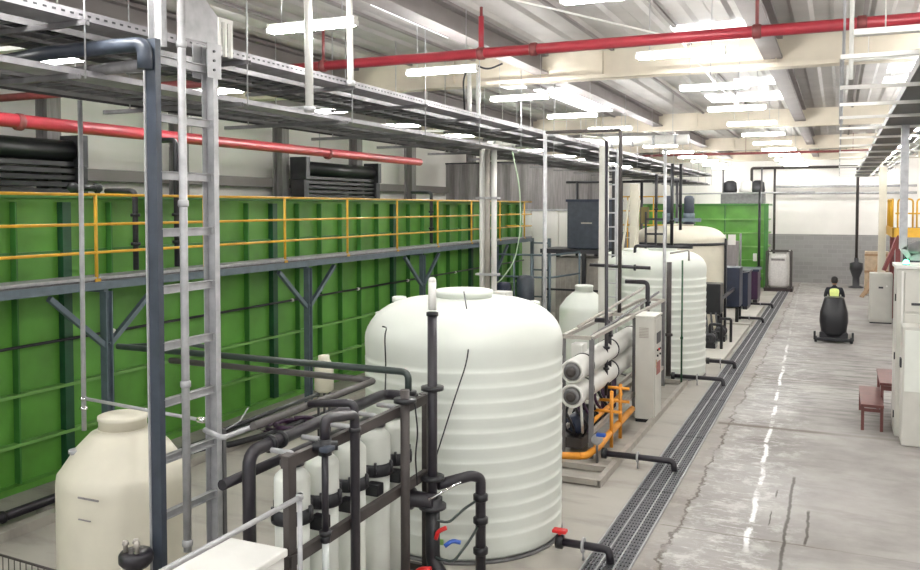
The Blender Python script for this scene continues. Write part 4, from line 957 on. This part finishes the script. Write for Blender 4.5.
# black portal pipes and posts behind
t = thing('pipe_portal', (-6.5, 27, 0), 'black pipe portal standing behind the navy tank', 'pipe')
MB().tube([(-8.9, 29.4, 4.78), (-4.7, 29.4, 4.78)], 0.045, 10).build('head_pipe', 'black', t)
for x in (-8.5, -6.9, -6.2, -5.0): MB().cyl((x, 29.4, 0), (x, 29.4, 4.78), 0.05, 10).build('upright', 'black', t)
t = thing('steel_post', (-5.6, 24.0, 0), 'tall two-tone post left of the banded cream tank', 'post')
MB().box(-5.42, -5.34, 22.0, 22.08, 0, 4.95).build('dark_side', 'black', t); MB().box(-5.34, -5.24, 22.0, 22.08, 0, 4.95).build('pale_side', 'galv', t)
tag(MB().box(-5.85, -5.6, 26.0, 26.25, 0, 4.6, 0.01).build('square_post', 'creamplastic'), 'pinkish cream square post beside the green machinery', 'post')
for x, y, z0, z1, r, m, lab in ((-3.42, 18.6, 0.0, 5.15, 0.035, 'galv', 'tall pale pipe in front of the second ribbed tank'),
                            (-3.34, 18.75, 0.2, 2.7, 0.055, 'brownsteel', 'thick brown pipe in front of the second ribbed tank'),
                            (-3.05, 18.7, 0.1, 2.75, 0.02, 'darkgreen', 'thin dark green pipe down the front of the second ribbed tank'),
                            (-4.35, 26.2, 3.2, 5.2, 0.045, 'black', 'black pipe hanging over the banded cream tank, right one'),
                            (-5.1, 26.3, 3.2, 4.9, 0.045, 'black', 'black pipe hanging over the banded cream tank, left one'),
                            (-4.55, 25.9, 2.5, 5.2, 0.05, 'black', 'black pipe hanging over the banded cream tank, middle one')):
    t = thing('riser_pipe', (x, y, z0), lab, 'pipe')
    MB().cyl((x, y, z0), (x, y, z1), r, 10).build('pipe_run', m, t)
    MB().lathe((x, y, z0+(z1-z0)*0.35), [(r, 0), (r*1.6, 0.01), (r*1.6, 0.06), (r, 0.07)], 12).build('coupling', m, t)
pipe('tank_top_pipe', [(-4.3, 19.7, 2.65), (-4.3, 19.7, 3.0), (-2.95, 19.4, 3.0)], 0.035, 'black', 'black pipe arching over the second ribbed tank', [((-4.3, 19.7, 2.66), Zx, 2.0)], fm='beigesteel')
pipe('bracket_pipe', [(-3.3, 18.6, 2.9), (-2.9, 18.6, 2.98), (-2.9, 18.6, 2.75)], 0.02, 'beigesteel', 'slim beige bracket pipe beside the tall pale pipe')
t = thing('walkway_frame', (-4.8, 26, 2.9), 'black pipe frame standing on the banded cream tank', 'frame')
for x in (-5.35, -5.05, -4.75): MB().box(x-0.03, x+0.03, 25.98, 26.04, 0.1, 3.75).build('upright', 'darksteel', t)
for z in (3.05, 3.5): MB().box(-5.38, -4.72, 25.98, 26.04, z, z+0.06).build('crossbar', 'darksteel', t)
MB().box(-5.5, -5.3, 26.02, 26.25, 3.4, 3.9).build('olive_box', mat('olive_paint', (0.16, 0.13, 0.04), 0.5), t, 'olive box')
for i, (x, lab) in enumerate(((-4.95, 'grey-green mixer motor on the banded cream tank, left one'), (-4.3, 'grey-green mixer motor on the banded cream tank, right one'))):
    t = thing('mixer_motor', (x, 27.5, 3.36), lab, 'motor')
    MB().lathe((x, 27.5, 3.36), [(0.2, 0), (0.2, 0.05), (0.1, 0.08), (0.1, 0.3), (0.16, 0.33), (0.16, 0.8), (0.12, 0.88), (0.05, 0.9)], 20).build('body', 'slate', t)
    MB().lathe((x, 27.5, 3.5), [(0.12, 0), (0.18, 0.02), (0.18, 0.2), (0.12, 0.22)], 20).build('gearbox', 'bluegrey', t)
tag(MB().box(-5.3, -3.9, 27.2, 27.35, 3.44, 3.55).build('mixer_beam', 'bluegrey'), 'grey-green beam bridging the top of the banded cream tank', 'beam')

# far green tank
t = thing('green_steel_tank', (-6, 44, 0), 'tall green steel tank at the far end of the plant row', 'tank')
MB().box(-9.3, -3.15, 42.9, 45.0, 0.05, 4.0).build('tank_wall', 'green', t)
for z in (0.7, 1.35, 2.0, 2.65, 3.3): MB().box(-9.3, -3.05, 42.76, 42.9, z-0.03, z+0.03).box(-3.15, -3.03, 42.9, 45.0, z-0.03, z+0.03).build('horizontal_rib', 'greenlight', t)
for x in (-9.2, -7.0, -5.0): MB().box(x-0.03, x+0.03, 42.8, 42.9, 0.05, 4.0).build('vertical_rib', 'greenrib', t)
MB().box(-3.2, -3.02, 42.74, 42.92, 0.0, 4.05).build('corner_angle', 'greenrib', t)
MB().box(-9.4, -2.98, 42.7, 45.05, 3.97, 4.06).build('top_flange', 'greenrib', t)
t = thing('filter_press', (-4.2, 44.3, 4.06), 'grey blower unit on top of the far green tank', 'machine')
MB().box(-5.3, -3.3, 43.6, 45.0, 4.06, 4.6, 0.03).build('housing', 'galvdark', t)
for x in (-4.9, -4.1, -3.6): MB().lathe((x, 44.0, 4.6), [(0.3, 0), (0.34, 0.1), (0.3, 0.5), (0.15, 0.6)], 18).build('dome', 'white' if x == -4.1 else 'darksteel', t)
for x in (-5.2, -3.4): MB().cyl((x, 43.7, 4.6), (x, 43.7, 5.8), 0.04, 8).build('post', 'galvdark', t)
MB().tube([(-7.5, 43.4, 4.55), (-1.0, 43.4, 4.6)], 0.04, 8).build('rail', 'galv', t)
# grey container beside the far green tank
t = thing('grey_cabinet', (-4.8, 39, 0), 'weathered grey cabinet with white labels before the far green tank', 'cabinet')
MB().box(-5.6, -4.0, 38.6, 39.6, 0, 2.4, 0.02).build('body', 'tarp', t)
for x in (-4.6, -4.2): MB().box(x-0.16, x+0.16, 38.58, 38.6, 2.25, 2.7).build('label_plate', 'white', t)
# bins
t = thing('large_bin', (-3.9, 36.6, 0), 'large dark violet bin on the pale pad near the far green tank', 'bin')
MB().box(-4.3, -2.9, 36.0, 37.4, 0.16, 1.35, 0.05).build('body', 'navyviolet', t)
MB().box(-4.35, -2.85, 35.95, 37.45, 1.3, 1.4, 0.02).build('rim', 'navy', t)
for x in (-4.2, -3.0): MB().box(x-0.08, x+0.08, 36.0, 37.4, 0.0, 0.17).build('skid', 'black', t)
t = thing('large_bin', (-4.9, 33.6, 0), 'large navy bin nearest behind the banded cream tank', 'bin')
MB().box(-4.3, -3.0, 33.0, 34.4, 0.2, 1.5, 0.05).build('body', 'navy', t)
MB().box(-4.35, -2.95, 32.95, 34.45, 1.45, 1.55, 0.02).build('rim', 'slate', t)
for x in (-4.2, -3.1): MB().box(x-0.08, x+0.08, 33.0, 34.4, 0.1, 0.22).build('skid', 'black', t)
t = thing('equipment_panel', (-3.7, 29, 0), 'stepped black equipment housing behind the black pumps', 'equipment')
MB().box(-3.62, -3.05, 25.3, 25.95, 0.8, 1.68, 0.02).build('lower_body', 'black', t)
MB().box(-3.7, -2.92, 29.2, 30.2, 0.6, 1.9, 0.02).build('upper_body', 'navy', t)
for x, y in ((-3.56, 25.35), (-3.11, 25.35), (-3.56, 25.9), (-3.11, 25.9)): MB().box(x-0.05, x+0.05, y-0.05, y+0.05, 0.0, 0.78).build('leg', 'black', t)
for x, y in ((-3.6, 29.3), (-3.0, 29.3), (-3.6, 30.1), (-3.0, 30.1)): MB().box(x-0.05, x+0.05, y-0.05, y+0.05, 0.1, 0.58).build('leg', 'black', t)
for k in range(3): MB().bar((-3.45+0.14*k, 25.28, 0.85), (-3.3+0.14*k, 24.8, 0.12), 0.05).build('strut', 'black', t)
MB().bar((-3.1, 25.95, 1.2), (-3.1, 29.2, 1.2), 0.08).build('link_beam', 'black', t)
# pumps
def pump(x, y, label):
    t = thing('transfer_pump', (x, y, 0.1), label, 'pump', 'black pumps on the pale pad')
    MB().lathe((x-0.05, y, 0.36), [(0.08, 0), (0.13, 0.03), (0.14, 0.08), (0.14, 0.4), (0.1, 0.44)], 18, Yx).build('motor', 'black', t)
    f = MB()
    for k in range(8): f.lathe((x-0.05, y+0.1+k*0.04, 0.36), [(0.14, 0), (0.155, 0.003), (0.155, 0.01), (0.14, 0.013)], 18, Yx)
    f.build('cooling_fins', 'black', t)
    MB().lathe((x-0.05, y-0.12, 0.36), [(0.1, 0), (0.16, 0.03), (0.16, 0.1), (0.1, 0.13)], 18, Yx).build('volute', 'darksteel', t)
    MB().box(x-0.2, x+0.1, y-0.1, y+0.4, 0.1, 0.24).build('base', 'black', t)
    MB().tube([(x-0.05, y-0.05, 0.45), (x-0.05, y-0.05, 0.75), (x+0.25, y-0.05, 0.75), (x+0.25, y-0.05, 0.1)], 0.04, 10, 0.06).build('outlet_pipe', 'black', t)
    MB().tube([(x-0.3, y-0.1, 0.36), (x-0.05, y-0.1, 0.36)], 0.05, 10).build('inlet_pipe', 'black', t)
    return t
p0 = pump(-3.05, 23.6, 'black transfer pump with hooped pipe on the pale pad, nearest')
dup(p0, (0.1, 1.3, 0), 'black transfer pump with hooped pipe on the pale pad, second')

t = thing('pipe_post', (-3.1, 30.2, 0), 'thin grey post with tap standing on the further pale pad', 'post')
MB().cyl((-3.0, 30.2, 0.1), (-3.0, 30.2, 3.0), 0.035, 8).build('shaft', 'galvdark', t)
MB().bar((-3.5, 30.2, 1.6), (-2.7, 30.2, 1.72), 0.03).build('arm', 'galv', t)
# bulk bag in frame
t = thing('bag_frame', (-2.5, 43, 0), 'dark open frame on a pallet holding the white bulk bag', 'frame')
MB().box(-3.1, -1.85, 41.7, 42.9, 0, 0.16).build('pallet', 'pallet', t)
for x in (-3.0, -1.95):
    for y in (41.8, 42.8): MB().box(x-0.035, x+0.035, y-0.035, y+0.035, 0.16, 1.85).build('post', 'brownsteel', t)
for y in (41.8, 42.8): MB().bar((-3.0, y, 1.85), (-1.95, y, 1.85), 0.06).build('top_rail', 'brownsteel', t)
t = thing('bulk_bag', (-2.5, 42.3, 0.16), 'full white bulk bag hanging in the frame by the drain end', 'bag')
s = MB()
rings = []
prof = [(0.36, 0.16), (0.43, 0.3), (0.46, 0.7), (0.45, 1.2), (0.43, 1.55), (0.40, 1.7)]
for r_, z in prof:
    ring = []
    for k in range(32):
        a = 2*PI*k/32; q = (abs(math.cos(a))**5 + abs(math.sin(a))**5)**(-0.2)
        ring.append(s.bm.verts.new(V((-2.48+r_*q*math.cos(a)*(1+0.02*math.sin(k*3+z*7)), 42.3+r_*q*math.sin(a), z))))
    rings.append(ring)
for a, b in zip(rings, rings[1:]):
    for k in range(32): s.bm.faces.new((a[k], a[(k+1) % 32], b[(k+1) % 32], b[k])).smooth = True
s.bm.faces.new(rings[0][::-1]); s.bm.faces.new(rings[-1])
s.build('body', 'bag', t)
for dx in (-0.38, 0.38):
    for dy in (-0.38, 0.38): MB().tube([(-2.48+dx*0.9, 42.3+dy*0.9, 1.66), (-2.48+dx, 42.3+dy, 1.8), (-2.48+dx*1.2, 42.3+dy*1.2, 1.86)], 0.03, 8).build('strap', 'bag', t)
MB().box(-2.8, -2.2, 41.82, 41.835, 1.42, 1.52).build('printed_band', 'tarp', t)
t = thing('valve_stand', (-3.4, 41.5, 0), 'black pipe stand with white fittings left of the bulk bag', 'pipe')
MB().cyl((-3.3, 41.4, 0), (-3.3, 41.4, 4.6), 0.06, 10).build('pipe_run', 'black', t)
for z in (0.5, 1.0): MB().lathe((-3.3, 41.4, z), [(0.06, 0), (0.13, 0.02), (0.13, 0.16), (0.06, 0.18)], 12).build('fitting', 'black', t)
MB().box(-3.55, -3.4, 41.3, 41.5, 1.4, 1.75).build('bracket', 'white', t)

# far wall pipes
t = thing('wall_pipe_frame', (-1.5, 45.5, 0), 'dark brown pipe run across the far wall with drops at both ends', 'pipe')
MB().tube([(-4.0, 45.3, 4.6), (-4.0, 45.2, 5.85), (0.85, 45.2, 5.85), (0.85, 45.2, 1.4)], 0.07, 10, 0.1).build('pipe_run', 'brownsteel', t)
MB().cyl((-2.9, 45.2, 5.85), (-2.9, 45.2, 0), 0.06, 10).build('drop', 'brownsteel', t)
MB().lathe((0.85, 45.2, 0.0), [(0.34, 0), (0.34, 0.05), (0.16, 0.1), (0.16, 0.5), (0.3, 0.9), (0.3, 1.2), (0.1, 1.25), (0.1, 1.45)], 14).build('funnel_base', 'darksteel', t)
for i, (z, y) in enumerate(((4.95, 46.9), (4.6, 46.9))):
    t = thing('wall_pipe', (-1, y, z), ('pale pipe along the far wall, upper of two', 'pale pipe along the far wall, lower of two')[i], 'pipe')
    MB().tube([(-3.0, y, z), (3.5, y, z)], 0.06, 10).build('pipe_run', 'galv', t)
    for x in (-2.5, 0, 2.5): MB().box(x-0.04, x+0.04, y, 47.2, z-0.05, z+0.05).build('bracket', 'galvdark', t)

# ------------------------------------------------------------------ right side
t = thing('electrical_cabinet', (1.4, 31.9, 0), 'light grey floor cabinet beside the aisle before the cream column', 'cabinet')
MB().box(1.02, 1.70, 31.6, 32.3, 0.04, 1.68, 0.015).build('body', 'cabinet', t)
MB().box(1.06, 1.66, 31.58, 31.6, 0.1, 1.62, 0.004).build('door', 'cabinet', t)
MB().box(1.28, 1.42, 31.55, 31.58, 1.18, 1.24).build('handle', 'darksteel', t)
MB().cyl((1.53, 31.58, 1.26), (1.53, 31.555, 1.26), 0.03, 12).build('lamp', 'white', t)
MB().box(1.03, 1.69, 31.61, 32.29, 0, 0.04).build('plinth', 'darksteel', t)
t = thing('tall_enclosure', (1.5, 16.5, 0), 'tall cream enclosure at the right edge of the frame', 'cabinet')
MB().box(0.93, 2.3, 16.1, 16.95, 0.0, 2.86, 0.015).build('body', 'cabinet', t)
MB().box(1.05, 1.62, 16.08, 16.1, 0.12, 2.1, 0.005).build('lower_door', 'cabinet', t)
MB().box(1.05, 1.62, 16.08, 16.1, 2.14, 2.8, 0.005).build('upper_door', 'cabinet', t)
MB().box(1.0, 1.03, 16.07, 16.1, 0.05, 2.82).build('corner_trim', 'white', t)
MB().box(0.90, 2.33, 16.07, 16.98, 2.86, 2.92, 0.01).build('roof', 'white', t)
MB().box(1.0, 1.9, 15.5, 16.07, 0.0, 1.95, 0.02).build('front_box', 'cabinet', t)
MB().box(1.03, 1.87, 15.48, 15.5, 0.9, 1.9, 0.004).build('front_door', 'whiteplastic', t)
MB().box(0.975, 1.0, 15.7, 15.85, 1.25, 1.4).build('latch', 'darksteel', t)
for z in (0.3, 2.3, 1.3): MB().box(0.91, 0.93, 16.2, 16.24, z, z+0.12).build('hinge', 'darksteel', t)
MB().box(1.15, 1.4, 16.05, 16.08, 2.25, 2.29).build('handle', 'darksteel', t)
t = thing('bent_box_section', (1.2, 16.4, 2.92), 'bent light grey box frame above the tall cream enclosure', 'frame')
MB().bar((1.03, 16.4, 5.3), (1.03, 16.4, 3.18), 0.12, 0.12).bar((1.03, 16.4, 3.2), (1.15, 16.4, 3.05), 0.12, 0.12).bar((1.14, 16.4, 3.05), (2.2, 16.4, 3.05), 0.12, 0.12).build('box_section', 'galv', t)
for x in (1.5, 1.9): MB().box(x-0.05, x+0.05, 16.35, 16.45, 2.92, 3.0).build('foot', 'galv', t)
MB().lathe((1.32, 16.35, 3.12), [(0.2, 0), (0.22, 0.05), (0.2, 0.15), (0.1, 0.2)], 16).build('drum', 'galvdark', t)
t = thing('pilot_lamp', (1.1, 17.8, 2.9), 'small glowing green pilot lamp above the tall enclosure', 'light')
MB().lathe((1.07, 16.2, 2.92), [(0.03, 0), (0.045, 0.02), (0.045, 0.07), (0.02, 0.09)], 14).build('lens', 'pilot', t)
MB().box(1.02, 1.12, 16.15, 16.25, 2.92, 2.935).build('base', 'darksteel', t)
# maroon two-step platform
t = thing('step_stool', (0.75, 17.2, 0), 'maroon two-level step platform standing beside the tall cream enclosure', 'step stool')
MB().box(0.42, 0.78, 16.3, 18.0, 0.41, 0.46, 0.005).build('lower_tread', 'maroon', t)
MB().box(0.74, 1.12, 17.0, 18.5, 0.68, 0.73, 0.005).build('upper_tread', 'maroon', t)
for x, y in ((0.45, 16.34), (0.75, 16.34), (0.45, 17.95), (0.75, 17.95)): MB().box(x-0.025, x+0.025, y-0.025, y+0.025, 0, 0.41).build('leg', 'maroon', t)
for x, y in ((0.78, 17.04), (1.09, 17.04), (0.78, 18.46), (1.09, 18.46)): MB().box(x-0.025, x+0.025, y-0.025, y+0.025, 0, 0.68).build('leg', 'maroon', t)
for y in (16.34, 17.95): MB().bar((0.45, y, 0.36), (0.75, y, 0.36), 0.03, 0.06).build('apron', 'maroon', t)
for y in (17.04, 18.46): MB().bar((0.78, y, 0.63), (1.09, y, 0.63), 0.03, 0.08).build('apron', 'maroon', t)
# yellow platform at far right
t = thing('yellow_platform', (2.2, 30, 0), 'yellow steel platform with arched railings behind the right-hand cabinets', 'platform')
MB().box(1.62, 4.5, 30.0, 33.5, 3.1, 3.2).build('deck', 'galvdark', t)
MB().box(1.58, 4.5, 29.94, 30.0, 2.95, 3.25).build('edge_beam', 'yellow', t)
MB().box(1.56, 1.62, 29.94, 33.5, 2.95, 3.25).build('side_beam', 'yellow', t)
for x in (1.72, 2.25, 2.8, 3.35):
    MB().tube([(x, 29.97, 3.25), (x, 29.97, 4.15), (x+0.42, 29.97, 4.15), (x+0.42, 29.97, 3.25)], 0.028, 10, 0.12).build('railing_arch', 'yellow', t)
MB().tube([(1.65, 29.97, 3.7), (4.4, 29.97, 3.7)], 0.025, 8).build('mid_rail', 'yellow', t)
for y in (30.4, 31.4, 32.4): MB().tube([(1.6, y, 3.25), (1.6, y, 4.15), (1.6, y+0.8, 4.15), (1.6, y+0.8, 3.25)], 0.028, 10, 0.12).build('side_arch', 'yellow', t)
for x, y in ((1.75, 30.1), (3.9, 30.1), (1.75, 33.3), (3.9, 33.3)): MB().box(x-0.07, x+0.07, y-0.07, y+0.07, 0, 3.1).build('leg', 'reddark', t)
MB().bar((1.35, 29.9, 1.9), (1.75, 30.0, 3.0), 0.12, 0.1).build('brace', 'reddark', t)
t = thing('storage_rack', (2.6, 31, 0), 'dark shelving with boxes under the yellow platform', 'shelving')
for z in (0.4, 1.1, 1.8, 2.5): MB().box(1.95, 3.6, 30.4, 31.2, z, z+0.06).build('shelf', 'darksteel', t)
for x in (2.0, 3.55):
    for y in (30.45, 31.15): MB().box(x-0.04, x+0.04, y-0.04, y+0.04, 0, 2.9).build('upright', 'navy', t)
for i, (x, z, m, lab) in enumerate(((2.2, 1.86, 'slate', 'slate box on the third shelf under the yellow platform'), (2.7, 1.86, 'navy', 'navy box on the third shelf under the yellow platform'), (2.25, 1.16, 'black', 'black box on the second shelf under the yellow platform'), (2.3, 0.46, 'darksteel', 'dark box on the bottom shelf under the yellow platform'))):
    t = thing('storage_box', (x, 30.8, z), lab, 'box')
    MB().box(x-0.2, x+0.2, 30.5, 31.1, z, z+0.4, 0.01).build('body', m, t); MB().box(x-0.21, x+0.21, 30.49, 31.11, z+0.38, z+0.43, 0.005).build('lid', 'tarp', t)
# leaning boards and wooden crate
t = thing('wooden_crate', (1.7, 42.5, 0), 'tan wooden crate behind the cream column near the far wall', 'crate')
MB().box(1.15, 2.1, 42.3, 43.0, 0.0, 1.9, 0.01).build('body', mat('tan_board', (0.50, 0.38, 0.26), 0.6, 0, 0.15), t)
for z in (0.2, 1.0, 1.75): MB().box(1.13, 2.12, 42.27, 42.3, z-0.05, z+0.05).build('batten', 'wood', t)
tag(MB().bar((0.98, 40.3, 0.03), (1.75, 40.9, 1.15), 0.22, 0.05).build('leaning_board', 'wood'), 'brown board leaning to the right beside the wooden crate', 'board')
tag(MB().bar((1.12, 41.4, 0.03), (1.85, 41.8, 1.7), 0.25, 0.05).build('leaning_board', 'wood'), 'brown board leaning steeply against the wooden crate', 'board')

# ------------------------------------------------------------------ scrubber and rider
PX, PY = -0.06, 26.9
t = thing('floor_scrubber', (PX, PY, 0), 'black ride-on floor scrubber driving away along the aisle', 'floor scrubber')
s = MB()
# tall rear tank: stacked rounded sections
secs = [(0.16, 0.27, 0.34), (0.3, 0.34, 0.38), (0.6, 0.385, 0.40), (0.85, 0.375, 0.38), (1.05, 0.32, 0.32), (1.24, 0.27, 0.25), (1.29, 0.25, 0.22)]
rings = []
for z, hx, hy in secs:
    ring = []
    for k in range(28):
        a = 2*PI*k/28; q = (abs(math.cos(a))**4 + abs(math.sin(a))**4)**(-0.25)
        ring.append(s.bm.verts.new(V((PX+hx*q*math.cos(a), PY+hy*q*math.sin(a), z))))
    rings.append(ring)
for a, b in zip(rings, rings[1:]):
    for k in range(28): s.bm.faces.new((a[k], a[(k+1) % 28], b[(k+1) % 28], b[k])).smooth = True
s.bm.faces.new(rings[0][::-1]); s.bm.faces.new(rings[-1])
s.build('recovery_tank', 'black', t)
MB().box(PX-0.3, PX+0.3, PY+0.3, PY+1.5, 0.12, 0.42, 0.04).build('chassis', 'black', t)
MB().box(PX-0.26, PX+0.26, PY+0.4, PY+0.85, 0.42, 0.80, 0.05).build('seat', 'cloth', t)
MB().box(PX-0.24, PX+0.24, PY+1.3, PY+1.6, 0.2, 0.95, 0.05).build('front_column', 'black', t)
MB().lathe((PX, PY+1.22, 1.0), [(0.18, -0.012), (0.2, 0), (0.18, 0.012), (0.16, 0)], 24, (0, -0.4, 1)).build('steering_wheel', 'black', t)
MB().box(PX-0.50, PX+0.50, PY-0.42, PY-0.30, 0.05, 0.14, 0.02).box(PX-0.38, PX+0.38, PY-0.34, PY-0.2, 0.1, 0.3, 0.03).build('squeegee', 'black', t)
for sx in (-1, 1):
    MB().lathe((PX+sx*0.47-0.04, PY-0.36, 0.09), [(0.05, 0), (0.09, 0.01), (0.09, 0.07), (0.05, 0.08)], 16, Xx).build('side_roller', 'black', t)
    MB().box(PX+sx*0.5-0.03, PX+sx*0.5+0.03, PY-0.42, PY-0.3, 0.08, 0.32, 0.01).build('end_bracket', 'black', t)
    MB().lathe((PX+sx*0.32-0.04, PY+0.25, 0.14), [(0.08, 0), (0.14, 0.01), (0.14, 0.07), (0.08, 0.08)], 20, Xx).build('wheel', 'darksteel', t)
MB().lathe((PX-0.04, PY+1.4, 0.14), [(0.08, 0), (0.14, 0.01), (0.14, 0.07), (0.08, 0.08)], 20, Xx).build('wheel', 'darksteel', t)

def skinned(name, joints, edges, m, parent, root=0, sub=2):
    o0 = org(parent)
    me = bpy.data.meshes.new(name)
    me.from_pydata([V(j[0])-o0 for j in joints], edges, [])
    o = bpy.data.objects.new(name, me); COL.objects.link(o); o.parent = parent
    sm = o.modifiers.new('skin', 'SKIN'); sm.use_smooth_shade = True
    if not me.skin_vertices: 
        bm = bmesh.new(); bm.from_mesh(me); bm.verts.layers.skin.verify(); bm.to_mesh(me); bm.free()
    for i, j in enumerate(joints):
        r = j[1]; me.skin_vertices[0].data[i].radius = (r, r) if not isinstance(r, tuple) else r
        me.skin_vertices[0].data[i].use_root = (i == root)
    o.modifiers.new('sub', 'SUBSURF').levels = sub; o.modifiers['sub'].render_levels = sub
    me.materials.append(M[m] if isinstance(m, str) else m)
    return o
bx, by = PX, PY+0.62
t = thing('person', (bx, by, 0.72), 'person in a yellow hi-vis vest riding the black floor scrubber, seen from behind', 'person')
J = [((bx, by, 0.91), (0.15, 0.12)), ((bx, by, 1.14), (0.135, 0.1)), ((bx, by+0.02, 1.39), (0.165, 0.11)), ((bx, by+0.03, 1.51), (0.08, 0.07)), ((bx, by+0.05, 1.59), 0.055)]
Ed = [(0, 1), (1, 2), (2, 3), (3, 4)]
for sx in (-1, 1):
    i = len(J)
    J += [((bx+sx*0.19, by+0.02, 1.46), 0.07), ((bx+sx*0.25, by+0.12, 1.24), 0.05), ((bx+sx*0.18, by+0.38, 1.17), 0.04), ((bx+sx*0.15, by+0.52, 1.17), 0.035)]
    Ed += [(2, i), (i, i+1), (i+1, i+2), (i+2, i+3)]
    i = len(J)
    J += [((bx+sx*0.1, by+0.05, 0.89), 0.09), ((bx+sx*0.14, by+0.48, 0.89), 0.075), ((bx+sx*0.14, by+0.55, 0.48), 0.055), ((bx+sx*0.14, by+0.68, 0.46), 0.045)]
    Ed += [(0, i), (i, i+1), (i+1, i+2), (i+2, i+3)]
body = skinned('body', J, Ed, 'cloth', t)
# head with face, ears and hair
hc = V((bx, by+0.07, 1.70))
h = MB()
h.lathe(hc-V((0, 0, 0.13)), [(0.035, 0), (0.06, 0.025), (0.075, 0.07), (0.082, 0.13), (0.078, 0.19), (0.055, 0.235), (0.02, 0.25)], 24)
for v in h.bm.verts: v.co.y = hc.y + (v.co.y-hc.y)*1.2
h.lathe(hc+V((0, 0.09, -0.02)), [(0.018, -0.02), (0.02, 0), (0.008, 0.035)], 8)
for sx in (-1, 1): h.lathe(hc+V((sx*0.082, 0, -0.03)), [(0.015, 0), (0.025, 0.02), (0.022, 0.05), (0.01, 0.06)], 8)
head = h.build('head', 'skin', t)
e = MB()
for sx in (-1, 1): e.lathe(hc+V((sx*0.032, 0.09, 0.0)), [(0.004, 0), (0.012, 0.004), (0.004, 0.008)], 8, Yx)
e.box(hc.x-0.025, hc.x+0.025, hc.y+0.088, hc.y+0.094, hc.z-0.062, hc.z-0.055)
e.build('eyes_and_mouth', 'hair', head)
hr = MB().lathe(hc-V((0, 0.015, 0.06)), [(0.07, 0), (0.088, 0.04), (0.092, 0.1), (0.085, 0.15), (0.055, 0.19), (0.02, 0.2)], 24)
for v in hr.bm.verts: v.co.y = (hc.y-0.02) + (v.co.y-(hc.y-0.015))*1.15
hr.build('hair', 'hair', t)
Jv = [((bx, by, 1.04), (0.165, 0.135)), ((bx, by+0.01, 1.24), (0.165, 0.125)), ((bx, by+0.02, 1.41), (0.20, 0.135)), ((bx, by+0.03, 1.50), (0.15, 0.11))]
skinned('hi_vis_vest', Jv, [(0, 1), (1, 2), (2, 3)], 'hivis', t)
for sx in (-1, 1):
    hp = V((bx+sx*0.14, by+0.56, 1.17))
    J = [(hp, 0.028), (hp+V((0, 0.06, 0)), 0.03)]; Ed = [(0, 1)]
    for f in range(4):
        i = len(J); o = V(((f-1.5)*0.02, 0.08, 0))
        J += [(hp+o, 0.009), (hp+o+V((0, 0.03, -0.015)), 0.009), (hp+o+V((0, 0.035, -0.045)), 0.008)]; Ed += [(1, i), (i, i+1), (i+1, i+2)]
    i = len(J); J += [(hp+V((-sx*0.035, 0.03, 0)), 0.01), (hp+V((-sx*0.05, 0.06, -0.01)), 0.009)]; Ed += [(0, i), (i, i+1)]
    skinned('hand', J, Ed, 'skin', t, sub=1)

# ------------------------------------------------------------------ world, camera, exposure
wd = bpy.data.worlds.new('world'); SC.world = wd; wd.use_nodes = True
bg = wd.node_tree.nodes['Background']; bg.inputs[0].default_value = (0.95, 0.97, 1.0, 1); bg.inputs[1].default_value = 0.8
f = 850.0; pitch = math.radians(2.2)
yaw = math.atan((838-460)*math.cos(pitch)/f)
cam = bpy.data.cameras.new('camera'); co = bpy.data.objects.new('camera', cam); COL.objects.link(co)
co.location = (0, 0, 3.9); co.rotation_euler = (math.radians(90)-pitch, 0, yaw)
cam.sensor_width = 36; cam.lens = f/920*36; cam.shift_y = -(285-(207+f*math.tan(pitch)))/920; cam.clip_end = 200
SC.camera = co
vs = SC.view_settings; vs.view_transform = 'Standard'; vs.look = 'None'; vs.gamma = 1; vs.exposure = 0.55; vs.use_curve_mapping = False
